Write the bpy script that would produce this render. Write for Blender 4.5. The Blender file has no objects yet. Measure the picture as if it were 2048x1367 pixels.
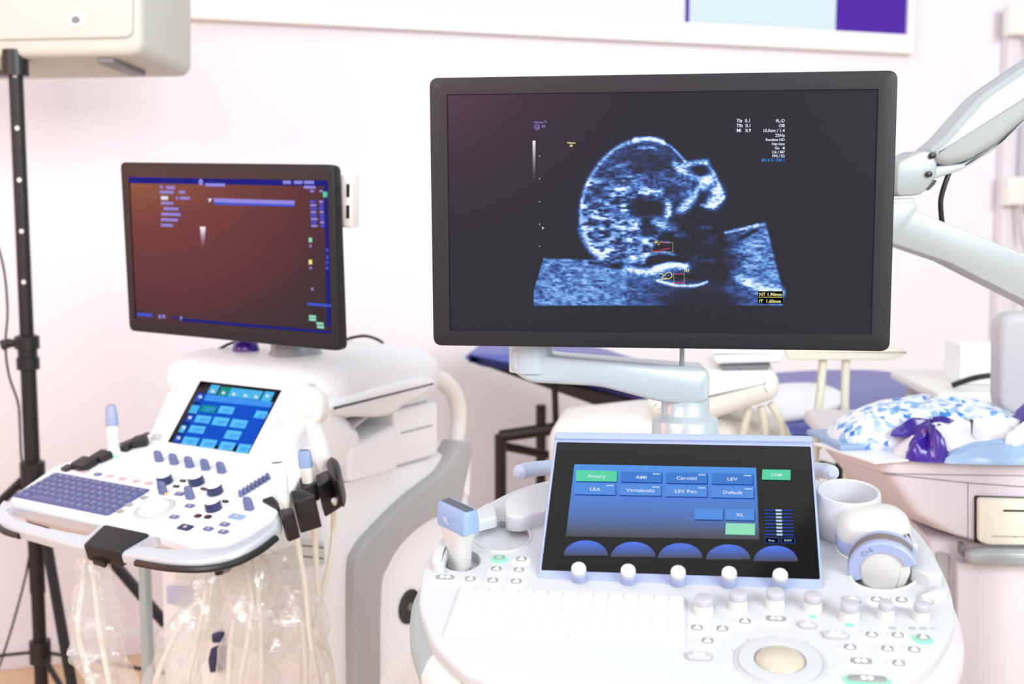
import bpy, bmesh, math, random
import numpy as np
from mathutils import Vector
random.seed(7); rng = np.random.default_rng(7)
S = bpy.context.scene
COL = S.collection
V = lambda *a: np.array(a, dtype=float)

# ------------------------------------------------------------------ camera, world, lights, exposure
FPX, HY, W_, H_ = 2500.0, 410.0, 2048, 1367
PITCH = math.atan((H_/2-HY)/FPX)
CAM = V(0, 0, 1.40)
cam = bpy.data.cameras.new('camera'); camo = bpy.data.objects.new('camera', cam); COL.objects.link(camo)
camo.location = CAM; camo.rotation_euler = (math.pi/2-PITCH, 0, 0)
cam.sensor_width = 36; cam.lens = FPX/W_*36; cam.clip_start = .05
cam.dof.use_dof = True; cam.dof.focus_distance = 1.46; cam.dof.aperture_fstop = 5.4; cam.dof.aperture_blades = 0
S.camera = camo
S.view_settings.view_transform = 'Standard'; S.view_settings.look = 'None'
S.view_settings.gamma = 1; S.view_settings.exposure = 0.0
wd = bpy.data.worlds.new('hall'); S.world = wd; wd.use_nodes = True
wd.node_tree.nodes['Background'].inputs[0].default_value = (.96, .985, 1, 1)
wd.node_tree.nodes['Background'].inputs[1].default_value = .66

def area(name, loc, target, size, energy, color=(1, 1, 1), size_y=None):
    l = bpy.data.lights.new(name, 'AREA'); l.energy = energy; l.color = color; l.size = size
    if size_y: l.shape = 'RECTANGLE'; l.size_y = size_y
    o = bpy.data.objects.new(name, l); COL.objects.link(o); o.location = loc
    o.rotation_euler = (Vector(target)-Vector(loc)).to_track_quat('-Z', 'Y').to_euler(); return o
def spot(name, loc, target, energy, color, angle, blend, radius=.1):
    l = bpy.data.lights.new(name, 'SPOT'); l.energy = energy; l.color = color
    l.spot_size = math.radians(angle); l.spot_blend = blend; l.shadow_soft_size = radius
    o = bpy.data.objects.new(name, l); COL.objects.link(o); o.location = loc
    o.rotation_euler = (Vector(target)-Vector(loc)).to_track_quat('-Z', 'Y').to_euler(); return o
area('added_fill_light', (3.6, -4.0, 3.4), (-.3, 3.6, 1.1), 4, 470, (.93, .99, 1), 2.6)  # added behind the camera to brighten the back wall; no such lamp seen
area('added_fill_light', (-3.8, -3.0, 3.6), (-.4, 2.6, 1.0), 3, 175, (.9, .99, 1), 2.2)  # second added light, unseen at front left, lifts the left machine
area('added_fill_light', (-.6, 1.6, 3.3), (-.2, 2.4, .8), 2.6, 26)  # added overhead light, softens shading and brightens the left machine's hood
# unseen coloured lights, added to lend both monitors the flare's tint
def disk(name, loc, target, size, energy, color):
    o = area(name, loc, target, size, energy, color); o.data.shape = 'DISK'; return o
disk('added_amber_light', (-3.05, 1.66, 1.72), (-.6, 2.3, 1.35), .45, 5.5, (1, .45, .05))
disk('added_red_light', (-3.05, 1.45, 1.5), (-.5, 2.3, 1.35), 1.0, 9, (1, .05, .05))
disk('added_magenta_light', (-1.62, -2.3, 2.45), (.2, 1.5, 1.4), 1.0, 21, (1, .18, .40))

# ------------------------------------------------------------------ materials
def lin(c):
    c = np.array(c[:3], float)/255.
    return tuple(np.where(c <= .04045, c/12.92, ((c+.055)/1.055)**2.4))+(1.,)
M = {}
def mat(name, rgb, rough=.45, metal=0., spec=.5, coat=0., emit=0., emrgb=None, var=.03, alpha=1.):
    m = bpy.data.materials.new(name); m.use_nodes = True; nt = m.node_tree
    b = nt.nodes['Principled BSDF']
    b.inputs['Base Color'].default_value = lin(rgb); b.inputs['Metallic'].default_value = metal
    b.inputs['Roughness'].default_value = rough; b.inputs['Specular IOR Level'].default_value = spec
    b.inputs['Coat Weight'].default_value = coat; b.inputs['Coat Roughness'].default_value = .12
    b.inputs['Alpha'].default_value = alpha
    if emit:
        b.inputs['Emission Color'].default_value = lin(emrgb or rgb); b.inputs['Emission Strength'].default_value = emit
    if var:
        n = nt.nodes.new('ShaderNodeTexNoise'); n.inputs['Scale'].default_value = 60; n.inputs['Detail'].default_value = 4
        tc = nt.nodes.new('ShaderNodeTexCoord'); nt.links.new(tc.outputs['Object'], n.inputs['Vector'])
        r = nt.nodes.new('ShaderNodeMapRange'); r.inputs[3].default_value = max(0, rough-var); r.inputs[4].default_value = min(1, rough+var)
        nt.links.new(n.outputs[0], r.inputs[0]); nt.links.new(r.outputs[0], b.inputs['Roughness'])
    M[name] = m; return m
mat('white_plastic', (238, 238, 241), .42)
mat('console_white', (198, 200, 203), .42)
mat('probe_white', (204, 203, 199), .42)
mat('white_satin', (238, 238, 240), .35)
mat('warm_white', (232, 230, 224), .45)
mat('cream', (226, 222, 204), .5)
mat('lilac_grey', (212, 206, 213), .45)
mat('lilac_white', (222, 216, 221), .5)
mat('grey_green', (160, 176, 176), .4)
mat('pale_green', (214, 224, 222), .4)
mat('silver_paint', (166, 174, 175), .34, metal=.15, var=0)
mat('arm_silver', (190, 203, 209), .26, metal=.25, var=0)
mat('grey_plastic', (172, 172, 173), .45)
mat('light_grey', (190, 190, 194), .45)
mat('mid_grey', (120, 122, 128), .5)
mat('periwinkle', (154, 167, 202), .4)
mat('knob_grey', (182, 180, 186), .5)
mat('handle_silver', (198, 203, 210), .3, metal=.25)
mat('frame_cream', (240, 235, 231), .5)
mat('rail_lilac', (180, 190, 216), .4)
mat('cable_cream', (240, 237, 224), .5)
mat('pale_blue', (140, 168, 206), .38)
mat('key_blue', (92, 98, 142), .5)
mat('navy', (38, 48, 92), .4)
mat('slate_blue', (98, 108, 150), .45)
mat('black_plastic', (26, 25, 26), .38)
mat('black_satin', (20, 18, 19), .5)
mat('bezel_black', (22, 22, 27), .42, spec=.42)
mat('screen_black', (10, 11, 22), .24, spec=.5, var=0)
mat('panel_glass', (8, 8, 9), .12, spec=.18, var=0)
mat('brown_black', (36, 26, 20), .5)
mat('wood_tan', (214, 176, 140), .6)
mat('trackball_beige', (190, 184, 164), .25)
mat('lens_grey', (92, 92, 98), .5)
mat('lens_brown', (118, 108, 108), .5)
mat('blue_vinyl', (78, 88, 168), .4)
mat('violet_film', (58, 28, 150), .25, coat=.5)
mat('sky_film', (158, 190, 228), .3, coat=.3)
mat('icon_white', (240, 240, 240), .5, emit=.35)
mat('glow_white', (250, 250, 255), .5, emit=1.3)
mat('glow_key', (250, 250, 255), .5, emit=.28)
mat('glow_green', (110, 230, 160), .5, emit=.75)
mat('glow_orange', (255, 140, 30), .5, emit=1.5)
mat('button_grey', (150, 152, 152), .5)
mat('button_rose', (206, 172, 176), .5)
mat('speaker_flare_grey', (196, 196, 186), .6)  # lens flare's pale wash put into the base colour
def em(name, rgb, s=1.):
    m = bpy.data.materials.new(name); m.use_nodes = True; nt = m.node_tree; nt.nodes.clear()
    o = nt.nodes.new('ShaderNodeOutputMaterial'); e = nt.nodes.new('ShaderNodeEmission')
    e.inputs[0].default_value = lin(rgb); e.inputs[1].default_value = s; nt.links.new(e.outputs[0], o.inputs[0]); M[name] = m; return m
em('px_white', (225, 230, 250)); em('px_lilac', (150, 140, 225)); em('px_blue', (70, 90, 215)); em('px_deepblue', (34, 38, 130))
em('px_yellow', (245, 238, 150)); em('px_red', (225, 50, 70)); em('px_green', (95, 215, 170)); em('px_cyan', (80, 185, 240))
em('px_btn', (72, 128, 212)); em('px_btn2', (92, 146, 226)); em('px_teal', (30, 150, 140)); em('px_line', (45, 90, 200)); em('px_sky', (70, 150, 245))
em('px_dim', (42, 40, 62)); em('px_mint', (150, 225, 190)); em('px_ink', (22, 50, 130)); em('px_palecyan', (95, 200, 250)); em('px_black', (10, 11, 16))
em('px_label', (190, 215, 250)); em('px_nav', (24, 84, 205))
def em_attr(name, s=1.):
    m = mat(name, (10, 11, 22), .24, spec=.5, var=0); nt = m.node_tree; b = nt.nodes['Principled BSDF']
    a = nt.nodes.new('ShaderNodeVertexColor'); a.layer_name = 'col'
    nt.links.new(a.outputs[0], b.inputs['Emission Color']); b.inputs['Emission Strength'].default_value = s; return m
em_attr('px_picture')
def clear_film(name, rgb, transp=.6):
    m = bpy.data.materials.new(name); m.use_nodes = True; nt = m.node_tree; nt.nodes.clear(); L = nt.links.new
    o = nt.nodes.new('ShaderNodeOutputMaterial'); mx = nt.nodes.new('ShaderNodeMixShader'); t = nt.nodes.new('ShaderNodeBsdfTransparent')
    d = nt.nodes.new('ShaderNodeBsdfDiffuse'); d.inputs[0].default_value = lin(rgb); tl = nt.nodes.new('ShaderNodeBsdfTranslucent'); tl.inputs[0].default_value = lin(rgb)
    g = nt.nodes.new('ShaderNodeBsdfGlossy'); g.inputs['Roughness'].default_value = .2; m1 = nt.nodes.new('ShaderNodeMixShader'); m2 = nt.nodes.new('ShaderNodeMixShader'); m2.inputs[0].default_value = .3
    L(d.outputs[0], m1.inputs[1]); L(tl.outputs[0], m1.inputs[2]); L(m1.outputs[0], m2.inputs[1]); L(g.outputs[0], m2.inputs[2])
    n = nt.nodes.new('ShaderNodeTexNoise'); n.inputs['Scale'].default_value = 55; n.inputs['Detail'].default_value = 4
    tc = nt.nodes.new('ShaderNodeTexCoord'); L(tc.outputs['Object'], n.inputs['Vector'])
    bp = nt.nodes.new('ShaderNodeBump'); bp.inputs['Strength'].default_value = .5; bp.inputs['Distance'].default_value = .006
    L(n.outputs[0], bp.inputs['Height']); L(bp.outputs[0], g.inputs['Normal'])
    r = nt.nodes.new('ShaderNodeMapRange'); r.inputs[1].default_value = .35; r.inputs[2].default_value = .7; r.inputs[3].default_value = 1-transp-.12; r.inputs[4].default_value = 1-transp+.2
    L(n.outputs[0], r.inputs[0]); L(r.outputs[0], mx.inputs[0]); L(t.outputs[0], mx.inputs[1]); L(m2.outputs[0], mx.inputs[2]); L(mx.outputs[0], o.inputs[0]); M[name] = m; return m
clear_film('clear_plastic', (244, 246, 244), .68)
def ramp_mat(name, stops, scale, rough=.4, coat=.3, kind='noise'):
    m = bpy.data.materials.new(name); m.use_nodes = True; nt = m.node_tree; b = nt.nodes['Principled BSDF']
    n = nt.nodes.new('ShaderNodeTexNoise') if kind == 'noise' else nt.nodes.new('ShaderNodeTexVoronoi')
    n.inputs['Scale'].default_value = scale
    tc = nt.nodes.new('ShaderNodeTexCoord'); nt.links.new(tc.outputs['Object'], n.inputs['Vector'])
    cr = nt.nodes.new('ShaderNodeValToRGB'); els = cr.color_ramp.elements
    while len(els) < len(stops): els.new(.5)
    for e, (p, c) in zip(els, stops): e.position = p; e.color = lin(c)
    src = n.outputs[0]
    if kind != 'noise':
        sp = nt.nodes.new('ShaderNodeSeparateColor'); nt.links.new(n.outputs['Color'], sp.inputs[0]); src = sp.outputs[0]
    nt.links.new(src, cr.inputs[0]); nt.links.new(cr.outputs[0], b.inputs['Base Color'])
    b.inputs['Roughness'].default_value = rough; b.inputs['Coat Weight'].default_value = coat; M[name] = m; return m
ramp_mat('bag_print', [(0, (236, 240, 246)), (.5, (230, 236, 244)), (.62, (190, 215, 240)), (.8, (140, 190, 235)), (.93, (40, 130, 215))], 105, .3, .5, 'vor')
ramp_mat('wall_paint', [(.3, (229, 224, 230)), (.7, (232, 228, 233))], 1.5, .6, 0)
ramp_mat('floor_wood', [(.3, (206, 168, 136)), (.7, (222, 186, 152))], 4, .5, 0)

# ------------------------------------------------------------------ frames: a plane in the room with its own axes
FW = V(0, math.cos(PITCH), -math.sin(PITCH)); UP = V(0, math.sin(PITCH), math.cos(PITCH)); RT = V(1, 0, 0)
def ray(px, py): return FW+RT*(px-W_/2)/FPX-UP*(py-H_/2)/FPX
def P(px, py, Y): d = ray(px, py); return CAM+d*(Y/d[1])
def PZ(px, py, z): d = ray(px, py); return CAM+d*((z-CAM[2])/d[2])
unit = lambda v: v/np.linalg.norm(v)
class F:
    def __init__(s, o, x, y):
        s.o = np.array(o, float); s.x = unit(x); s.z = unit(np.cross(s.x, y)); s.y = np.cross(s.z, s.x)
    def p(s, u, v, w=0): return s.o+s.x*u+s.y*v+s.z*w
    def hit(s, px, py, w=0):
        d = ray(px, py); o = s.o+s.z*w; t = ((o-CAM)@s.z)/(d@s.z); q = CAM+d*t-s.o
        return (q@s.x, q@s.y)
    def hits(s, pts, w=0): return [s.hit(a, b, w) for a, b in pts]
    def at(s, u, v, w=0): return F(s.p(u, v, w), s.x, s.y)
    def turn(s, deg):                                   # same plane, axes turned about its normal
        a = math.radians(deg); return F(s.o, s.x*math.cos(a)+s.y*math.sin(a), -s.x*math.sin(a)+s.y*math.cos(a))
def axes(yaw, tilt=0):
    a = math.radians(yaw); t = math.radians(tilt)
    ax = V(math.cos(a), -math.sin(a), 0); g = V(math.sin(a), math.cos(a), 0)
    return ax, g*math.cos(t)+V(0, 0, 1)*math.sin(t)
def plane(px, py, Y, yaw=0, tilt=90): x, y = axes(yaw, tilt); return F(P(px, py, Y), x, y)
GZ = F(V(0, 0, 0), V(1, 0, 0), V(0, 1, 0))

# ------------------------------------------------------------------ 2D outlines
def rrect(cx, cy, w, h, r, n=5):
    r = min(r, w/2-1e-6, h/2-1e-6); out = []
    for sx, sy, a0 in ((1, 1, 0), (-1, 1, 90), (-1, -1, 180), (1, -1, 270)):
        for k in range(n+1):
            a = math.radians(a0+90*k/n); out.append((cx+sx*(w/2-r)+r*math.cos(a), cy+sy*(h/2-r)+r*math.sin(a)))
    return out
def ell(cx, cy, rx, ry, n=28): return [(cx+rx*math.cos(2*math.pi*k/n), cy+ry*math.sin(2*math.pi*k/n)) for k in range(n)]
def rnd(pts, r, n=4):                                   # rounds the corners of a polygon
    out = []; N = len(pts); rs = r if isinstance(r, (list, tuple)) else [r]*N
    for i in range(N):
        p = np.array(pts[i], float); a = np.array(pts[i-1], float); b = np.array(pts[(i+1) % N], float)
        da, db = a-p, b-p; la, lb = np.linalg.norm(da), np.linalg.norm(db); k = min(rs[i], la*.48, lb*.48)
        if k < 1e-6: out.append(tuple(p)); continue
        q0, q1 = p+da/la*k, p+db/lb*k
        for j in range(n+1):
            t = j/n; out.append(tuple(q0*(1-t)**2+p*2*t*(1-t)+q1*t*t))
    return out
def crom(pts, n=6, closed=False):                       # Catmull-Rom through the points
    pts = [np.array(p, float) for p in pts]; N = len(pts); out = []
    for i in range(N if closed else N-1):
        if closed: p0, p1, p2, p3 = pts[i-1], pts[i], pts[(i+1) % N], pts[(i+2) % N]
        else: p0, p1, p2, p3 = pts[max(i-1, 0)], pts[i], pts[i+1], pts[min(i+2, N-1)]
        for k in range(n):
            t = k/n; out.append(.5*((2*p1)+(p2-p0)*t+(2*p0-5*p1+4*p2-p3)*t*t+(3*p1-p0-3*p2+p3)*t**3))
    if not closed: out.append(pts[-1])
    return out
def area2(pts): return sum(pts[i-1][0]*pts[i][1]-pts[i][0]*pts[i-1][1] for i in range(len(pts)))/2
def inset(pts, d):
    p = np.array(pts, float); s = 1 if area2(pts) > 0 else -1; out = []
    N = len(p)
    for i in range(N):
        a = p[i]-p[i-1]; b = p[(i+1) % N]-p[i]; a = a/(np.linalg.norm(a)+1e-12); b = b/(np.linalg.norm(b)+1e-12)
        na, nb = V(-a[1], a[0]), V(-b[1], b[0]); m = na+nb; L = m@m
        m = m/max(L, .5)*2 if L > 1e-9 else na
        out.append(tuple(p[i]+s*m*d))
    return out

# ------------------------------------------------------------------ mesh collector
WO = {}
class MB:
    def __init__(s): s.v = []; s.f = []; s.m = []
    def add(s, verts, faces, mi=0):
        o = len(s.v); s.v += [np.array(q, float) for q in verts]
        for f in faces: s.f.append([i+o for i in f]); s.m.append(mi)
        return s
    def loft(s, loops, mi=0, cap0=True, cap1=True, segm=None, close=True):
        n = len(loops[0]); vs = [q for L in loops for q in L]; o = len(s.v); s.v += [np.array(q, float) for q in vs]
        for k in range(len(loops)-1):
            for i in range(n if close else n-1):
                j = (i+1) % n
                s.f.append([o+k*n+i, o+k*n+j, o+(k+1)*n+j, o+(k+1)*n+i]); s.m.append(segm(k, i) if segm else mi)
        if cap0: s.f.append([o+i for i in range(n)]); s.m.append(segm(-1, 0) if segm else mi)
        if cap1: s.f.append([o+(len(loops)-1)*n+i for i in range(n)]); s.m.append(segm(-2, 0) if segm else mi)
        return s
    def prism(s, fr, out, z0, z1, b=0, mi=0, b0=None, steps=3, capm=None):
        # between w=z0 and w=z1; edge at z1 rounded by b, edge at z0 by b0
        if b0 is None: b0 = b
        L = []
        for k in range(steps+1 if b0 else 1):
            t = math.pi/2*k/steps if b0 else 0
            L.append((b0*(1-math.sin(t)) if b0 else 0, z0+(b0*(1-math.cos(t)) if b0 else 0)))
        for k in range(steps+1 if b else 1):
            t = math.pi/2*k/steps if b else 0
            L.append((b*(1-math.cos(t)) if b else 0, z1-(b*(1-math.sin(t)) if b else 0)))
        loops = []
        for d, z in L: loops.append([fr.p(u, v, z) for u, v in (inset(out, d) if d else out)])
        nl = len(loops)
        s.loft(loops, mi, segm=(lambda k, i: capm if (k == -2 and capm is not None) else mi)); return s
    def box(s, fr, u0, u1, v0, v1, w0, w1, b=0, r=0, mi=0, capm=None):
        out = rrect((u0+u1)/2, (v0+v1)/2, u1-u0, v1-v0, r) if r else [(u0, v0), (u1, v0), (u1, v1), (u0, v1)]
        return s.prism(fr, out, w0, w1, b, mi, capm=capm)
    def plate(s, fr, out, w, mi=0): return s.add([fr.p(u, v, w) for u, v in out], [list(range(len(out)))], mi)
    def quad(s, fr, pts, w=.0004, mi=0): return s.plate(fr, fr.hits(pts, w), w, mi)
    def holed(s, fr, out, holes, z0, z1, b=0, mi=0, floors=None, hm=None):
        # slab with openings: holes cut from z1 down to floors[i] (None = right through)
        hm = mi if hm is None else hm
        bm = bmesh.new()
        def ring(pts, z):
            vs = [bm.verts.new(fr.p(u, v, z)) for u, v in pts]
            return vs, [bm.edges.new((vs[i-1], vs[i])) for i in range(len(vs))]
        tin = inset(out, b) if b else out
        es = ring(tin, z1)[1]
        for h in holes: es += ring(h, z1)[1]
        bmesh.ops.triangle_fill(bm, edges=es, use_beauty=True, normal=Vector(fr.z))
        bm.verts.index_update(); s.add([tuple(v.co) for v in bm.verts], [[v.index for v in f.verts] for f in bm.faces], mi); bm.free()
        L = []
        if b:
            for k in range(4):
                t = math.pi/2*k/3; L.append((b*(1-math.sin(t)), z1-b*(1-math.cos(t))))
        else: L.append((0, z1))
        L.append((0, z0))
        s.loft([[fr.p(u, v, z) for u, v in (inset(out, d) if d > 1e-9 else out)] for d, z in L], mi, cap0=False, cap1=not any(f is None for f in (floors or [None]*len(holes))) or not holes)
        for i, h in enumerate(holes):
            fl = floors[i] if floors else None
            s.loft([[fr.p(u, v, z1) for u, v in h], [fr.p(u, v, z0 if fl is None else fl) for u, v in h]], hm, cap0=False, cap1=fl is not None)
        return s
    def tube(s, pts, r, n=10, mi=0, cap=True, flat=1.):
        pts = [np.array(p, float) for p in pts]; N = len(pts); T = []
        for i in range(N): T.append(unit(pts[min(i+1, N-1)]-pts[max(i-1, 0)]))
        ref = V(0, 0, 1) if abs(T[0][2]) < .9 else V(1, 0, 0)
        a = unit(np.cross(T[0], ref)); loops = []
        for i in range(N):
            a = unit(a-T[i]*(a@T[i])); b = np.cross(T[i], a); rr = r[i] if isinstance(r, (list, tuple, np.ndarray)) else r
            loops.append([pts[i]+a*rr*math.cos(2*math.pi*k/n)+b*rr*flat*math.sin(2*math.pi*k/n) for k in range(n)])
        return s.loft(loops, mi, cap, cap)
    def lathe(s, fr, prof, n=28, mi=0, sy=1., segm=None):
        loops = [[fr.p(max(r, 1e-5)*math.cos(2*math.pi*k/n), max(r, 1e-5)*sy*math.sin(2*math.pi*k/n), z) for k in range(n)] for r, z in prof]
        return s.loft(loops, mi, segm=segm)
    def text(s, fr, txt, u, v, size, w=.0006, mi=0, align='LEFT', sx=1., bold=0.):
        cu = bpy.data.curves.new('t', 'FONT'); cu.body = txt; cu.size = size; cu.align_x = align; cu.resolution_u = 2; cu.offset = bold*size
        ob = bpy.data.objects.new('t', cu); me = ob.to_mesh()
        s.add([fr.p(u+q.co[0]*sx, v+q.co[1], w) for q in me.vertices], [list(p.vertices) for p in me.polygons], mi)
        ob.to_mesh_clear(); bpy.data.objects.remove(ob); bpy.data.curves.remove(cu); return s
    def ptext(s, fr, txt, px, py, hpx, w=.0006, mi=0, align='LEFT', sx=1., bold=0.012):
        # baseline at photo pixel (px,py), capital height about hpx pixels
        u, v = fr.hit(px, py, w); u2, v2 = fr.hit(px, py-hpx, w); size = math.hypot(u2-u, v2-v)/.70
        return s.text(fr, txt, u, v, size, w, mi, align, sx, bold)
    def build(s, name, mats, parent=None, org=None, sharp=38, smooth=True, props=None):
        if not isinstance(mats, (list, tuple)): mats = [mats]
        A = np.array(s.v)
        if org is None: org = (A.min(0)+A.max(0))/2
        org = np.array(org, float)
        me = bpy.data.meshes.new(name); me.from_pydata([tuple(q) for q in A-org], [], s.f)
        for k in mats: me.materials.append(M[k])
        me.polygons.foreach_set('material_index', [min(i, len(mats)-1) for i in s.m])
        bm = bmesh.new(); bm.from_mesh(me); bmesh.ops.remove_doubles(bm, verts=bm.verts, dist=1e-6)
        bmesh.ops.recalc_face_normals(bm, faces=bm.faces); bm.to_mesh(me); bm.free()
        if smooth:
            me.polygons.foreach_set('use_smooth', [True]*len(me.polygons)); me.set_sharp_from_angle(angle=math.radians(sharp))
        me.update()
        return place(bpy.data.objects.new(name, me), parent, org, props)
def place(o, parent, org, props=None):
    COL.objects.link(o); WO[o.name] = np.array(org, float)
    if parent is not None:
        o.parent = parent; o.location = WO[o.name]-WO[parent.name]
    else: o.location = org
    for k, v in (props or {}).items(): o[k] = v
    return o
def dup(o, parent, org): return place(o.copy(), parent, org)
def thing(name, label, cat, loc, group=None):
    o = bpy.data.objects.new(name, None); o.empty_display_size = .05
    place(o, None, loc); return tag(o, label, cat, group)
def tag(o, label, cat=None, group=None):
    o['label'] = label
    if cat: o['category'] = cat
    if group: o['group'] = group
    return o
def struct(name, mb, mats): o = mb.build(name, mats, sharp=30); o['kind'] = 'structure'; return o
def cable(name, pts, r, m, parent=None, n=10, steps=7): return MB().tube(crom(pts, steps), r, n).build(name, m, parent)

# ================================================================== the setting
WX, WY_ = axes(-19.9, 90)
_x0 = PZ(265, 1308, 0)
WL = F(_x0, WX, V(0, 0, 1))                             # the back wall's plane, z towards the room
struct('wall_back', MB().box(WL, -2.2, 4.6, 0, 3.4, -.1, 0), 'wall_paint')
struct('floor', MB().box(GZ, -4, 5, -1.5, 6.5, -.1, 0), 'floor_wood')
struct('baseboard_back', MB().box(WL, -2.2, 4.6, 0, .07, 0, .012, .003), 'lilac_white')

# light box on the wall
em('sign_white', (252, 253, 255), 1.0); em('sign_pale', (226, 243, 250), 1.0); em('sign_violet', (92, 52, 176), 1.0)
t = thing('light_box', 'wide backlit sign in a cream frame on the wall above the monitors', 'sign', WL.p(1, 2.2, 0))
o_ = WL.hits([(287, 20), (1829, 108)], .04); i_ = WL.hits([(300, -28), (1812, 70)], .03)
u0, v0 = o_[0][0], o_[1][1]; u1 = o_[1][0]; U1, V0 = i_[1][0], i_[1][1]; dv = (o_[0][1]-o_[1][1])
ZT = v0+.75
MB().holed(WL, [(u0, v0), (u1, v0), (u1, ZT), (u0, ZT)], [[(u0+.07, V0), (U1, V0), (U1, ZT-.05), (u0+.07, ZT-.05)]], 0, .04, .004, floors=[.012]).build('frame', 'frame_cream', t)
xa = WL.hit(1370, 40, .03)[0]; xb = WL.hit(1378, 40, .03)[0]; xc = WL.hit(1671, 60, .03)[0]
MB().box(WL, u0+.08, xa, V0+.003, ZT-.06, .012, .03).build('panel', 'sign_white', t)
MB().box(WL, xa, xb, V0+.003, ZT-.06, .012, .031).build('divider', 'sign_violet', t, props={'label': 'thin violet strip between panels'})
MB().box(WL, xb, xc, V0+.003, ZT-.06, .012, .03).build('panel', 'sign_pale', t, props={'label': 'pale icy blue panel'})
MB().box(WL, xc, U1-.003, V0+.003, ZT-.06, .012, .03).build('panel', 'sign_violet', t, props={'label': 'dark violet panel at the end'})

# speaker stand and speaker
YS = 3.0
def vline(px, py, Y): return P(px, py, Y)
hub = P(66, 960, YS); px0 = hub[0]; zt = P(30, 150, YS)[2]; zc = P(42, 690, YS)[2]
t = thing('speaker_stand', 'black tripod speaker stand in front of the wall at the far left', 'stand', (px0, YS, 0))
up = lambda z, dx=0, dy=0: V(px0+dx, YS+dy, z)
MB().tube([up(zc), up(zt-.35), up(zt+.1)], .0165, 16).build('upper_pole', 'black_satin', t)
MB().tube([up(.45), up(.9), up(zc+.02)], .0185, 16).build('lower_pole', 'black_satin', t)
fc = F(up(zc), V(1, 0, 0), V(0, 1, 0))
MB().lathe(fc, [(.02, -.06), (.027, -.058), (.027, -.03), (.023, -.028), (.023, -.01), (.029, -.008), (.029, .022), (.02, .026)]).build('collar', 'black_plastic', t)
MB().tube([up(zc+.005, -.02), up(zc+.005, -.045), up(zc+.0, -.06)], [.008, .012, .014]).build('clamp_knob', 'black_plastic', t)
for k, py in enumerate((152, 257, 360, 462, 563)):
    zz = P(30, py, YS)[2]
    f_ = F(V(px0+.004, YS-.0162, zz), V(1, 0, 0), V(0, 0, 1))
    MB().lathe(f_, [(.0055, 0), (.005, .001), (.0, .0012)], 12).build('pin_hole', 'warm_white', t)
fh = F(hub, V(1, 0, 0), V(0, 1, 0))
MB().lathe(fh, [(.021, -.05), (.03, -.048), (.03, .045), (.021, .05)]).build('leg_hub', 'black_plastic', t)
for (dx, dy, w) in ((.62, -.02, .02), (-.8, .05, .02), (.23, -.30, .02)):
    e = V(px0+dx, YS+dy, .012)
    MB().tube([hub+unit(V(dx, dy, 0))*.025, (hub*.5+e*.5)+V(0, 0, .01), e], [w, w, w], 8, flat=.6).build('leg', 'black_satin', t)
    MB().tube([up(.30), up(.30)*.42+(hub*.3+e*.7)*.58, hub*.3+e*.7], .008, 8, flat=.5).build('brace', 'black_satin', t)
MB().lathe(F(up(.3), V(1, 0, 0), V(0, 1, 0)), [(.019, -.03), (.026, -.028), (.026, .028), (.019, .03)]).build('brace_collar', 'black_plastic', t)
MB().tube([up(.12), up(.45)], .0165, 14).build('foot_pole', 'black_satin', t)
SP = plane(284, 128, 2.93, 8, 86)
t = thing('loudspeaker', 'loudspeaker with flare put into its pale grey, on the tripod stand, upper left corner', 'speaker', SP.p(-.2, 0, -.12))
SP = SP.at(0, .02, 0)
MB().prism(SP, rrect(-.27, .28, .54, .56, .03), -.30, 0, .018).build('cabinet', 'speaker_flare_grey', t)
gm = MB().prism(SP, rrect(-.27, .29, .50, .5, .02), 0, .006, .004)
gm.build('grille', 'speaker_flare_grey', t)
bu = SP.hit(152, 40, .007)
MB().prism(SP, ell(bu[0], bu[1], .026, .017), .006, .0085, .001).build('badge_ring', 'warm_white', t)
MB().prism(SP, ell(bu[0], bu[1], .011, .009), .0085, .0095).build('badge_centre', 'mid_grey', t)
for du in (-.46, -.10):
    MB().box(SP, du-.02, du+.02, -.012, .0, -.2, -.02, .003).build('foot', 'mid_grey', t)
o = MB().tube([up(SP.p(0, 0, 0)[2]-.04), up(SP.p(0, 0, 0)[2]+.02)], .03, 16).build('pole_socket', 'black_plastic', t)
o = cable('cable', [P(-10, 470, YS-.03), P(8, 540, YS-.03), P(15, 620, YS-.03), P(11, 690, YS-.05), P(18, 750, YS-.04), P(36, 805, YS-.03), V(px0-.0226, YS-.01, P(40, 850, YS)[2]), V(px0-.0226, YS-.01, .8), V(px0-.0226, YS-.01, .5), V(px0-.2, YS-.1, .05), V(px0-.5, YS-.3, .006)], .0028, 'black_plastic')
tag(o, 'thin black speaker cable hanging along the tripod stand at the left edge', 'cable')

# blue examination table
t = thing('exam_table', 'blue padded examination table with a black frame against the wall', 'table', PZ(1400, 900, 0) if False else V(.75, 3.6, 0))
zb = .89
TB = F(V(0, 0, zb), *axes(5, 0))
pad = TB.hits(crom([(1330, 792), (1420, 762), (1556, 742), (1700, 737), (1790, 742), (1872, 762), (1820, 800), (1735, 832), (1610, 852), (1480, 845), (1380, 832)], 4, True))
MB().prism(TB, pad, -.06, 0, .022).build('seat_pad', 'blue_vinyl', t)
TF = plane(1100, 760, 3.35, 6, 90)
lp = rnd(TF.hits([(930, 712), (942, 704), (1040, 706), (1200, 738), (1340, 785), (1340, 812), (1200, 776), (1060, 742), (965, 730)]), .02)
MB().prism(TF, lp, -.5, .05, .018).build('leg_pad', 'blue_vinyl', t)
fr = TF.hits([(980, 733), (1060, 746), (1200, 780), (1340, 815), (1340, 842), (1270, 836), (1140, 790)])
MB().prism(TF, fr, -.44, .02, .004).build('pad_frame', 'brown_black', t)
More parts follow.
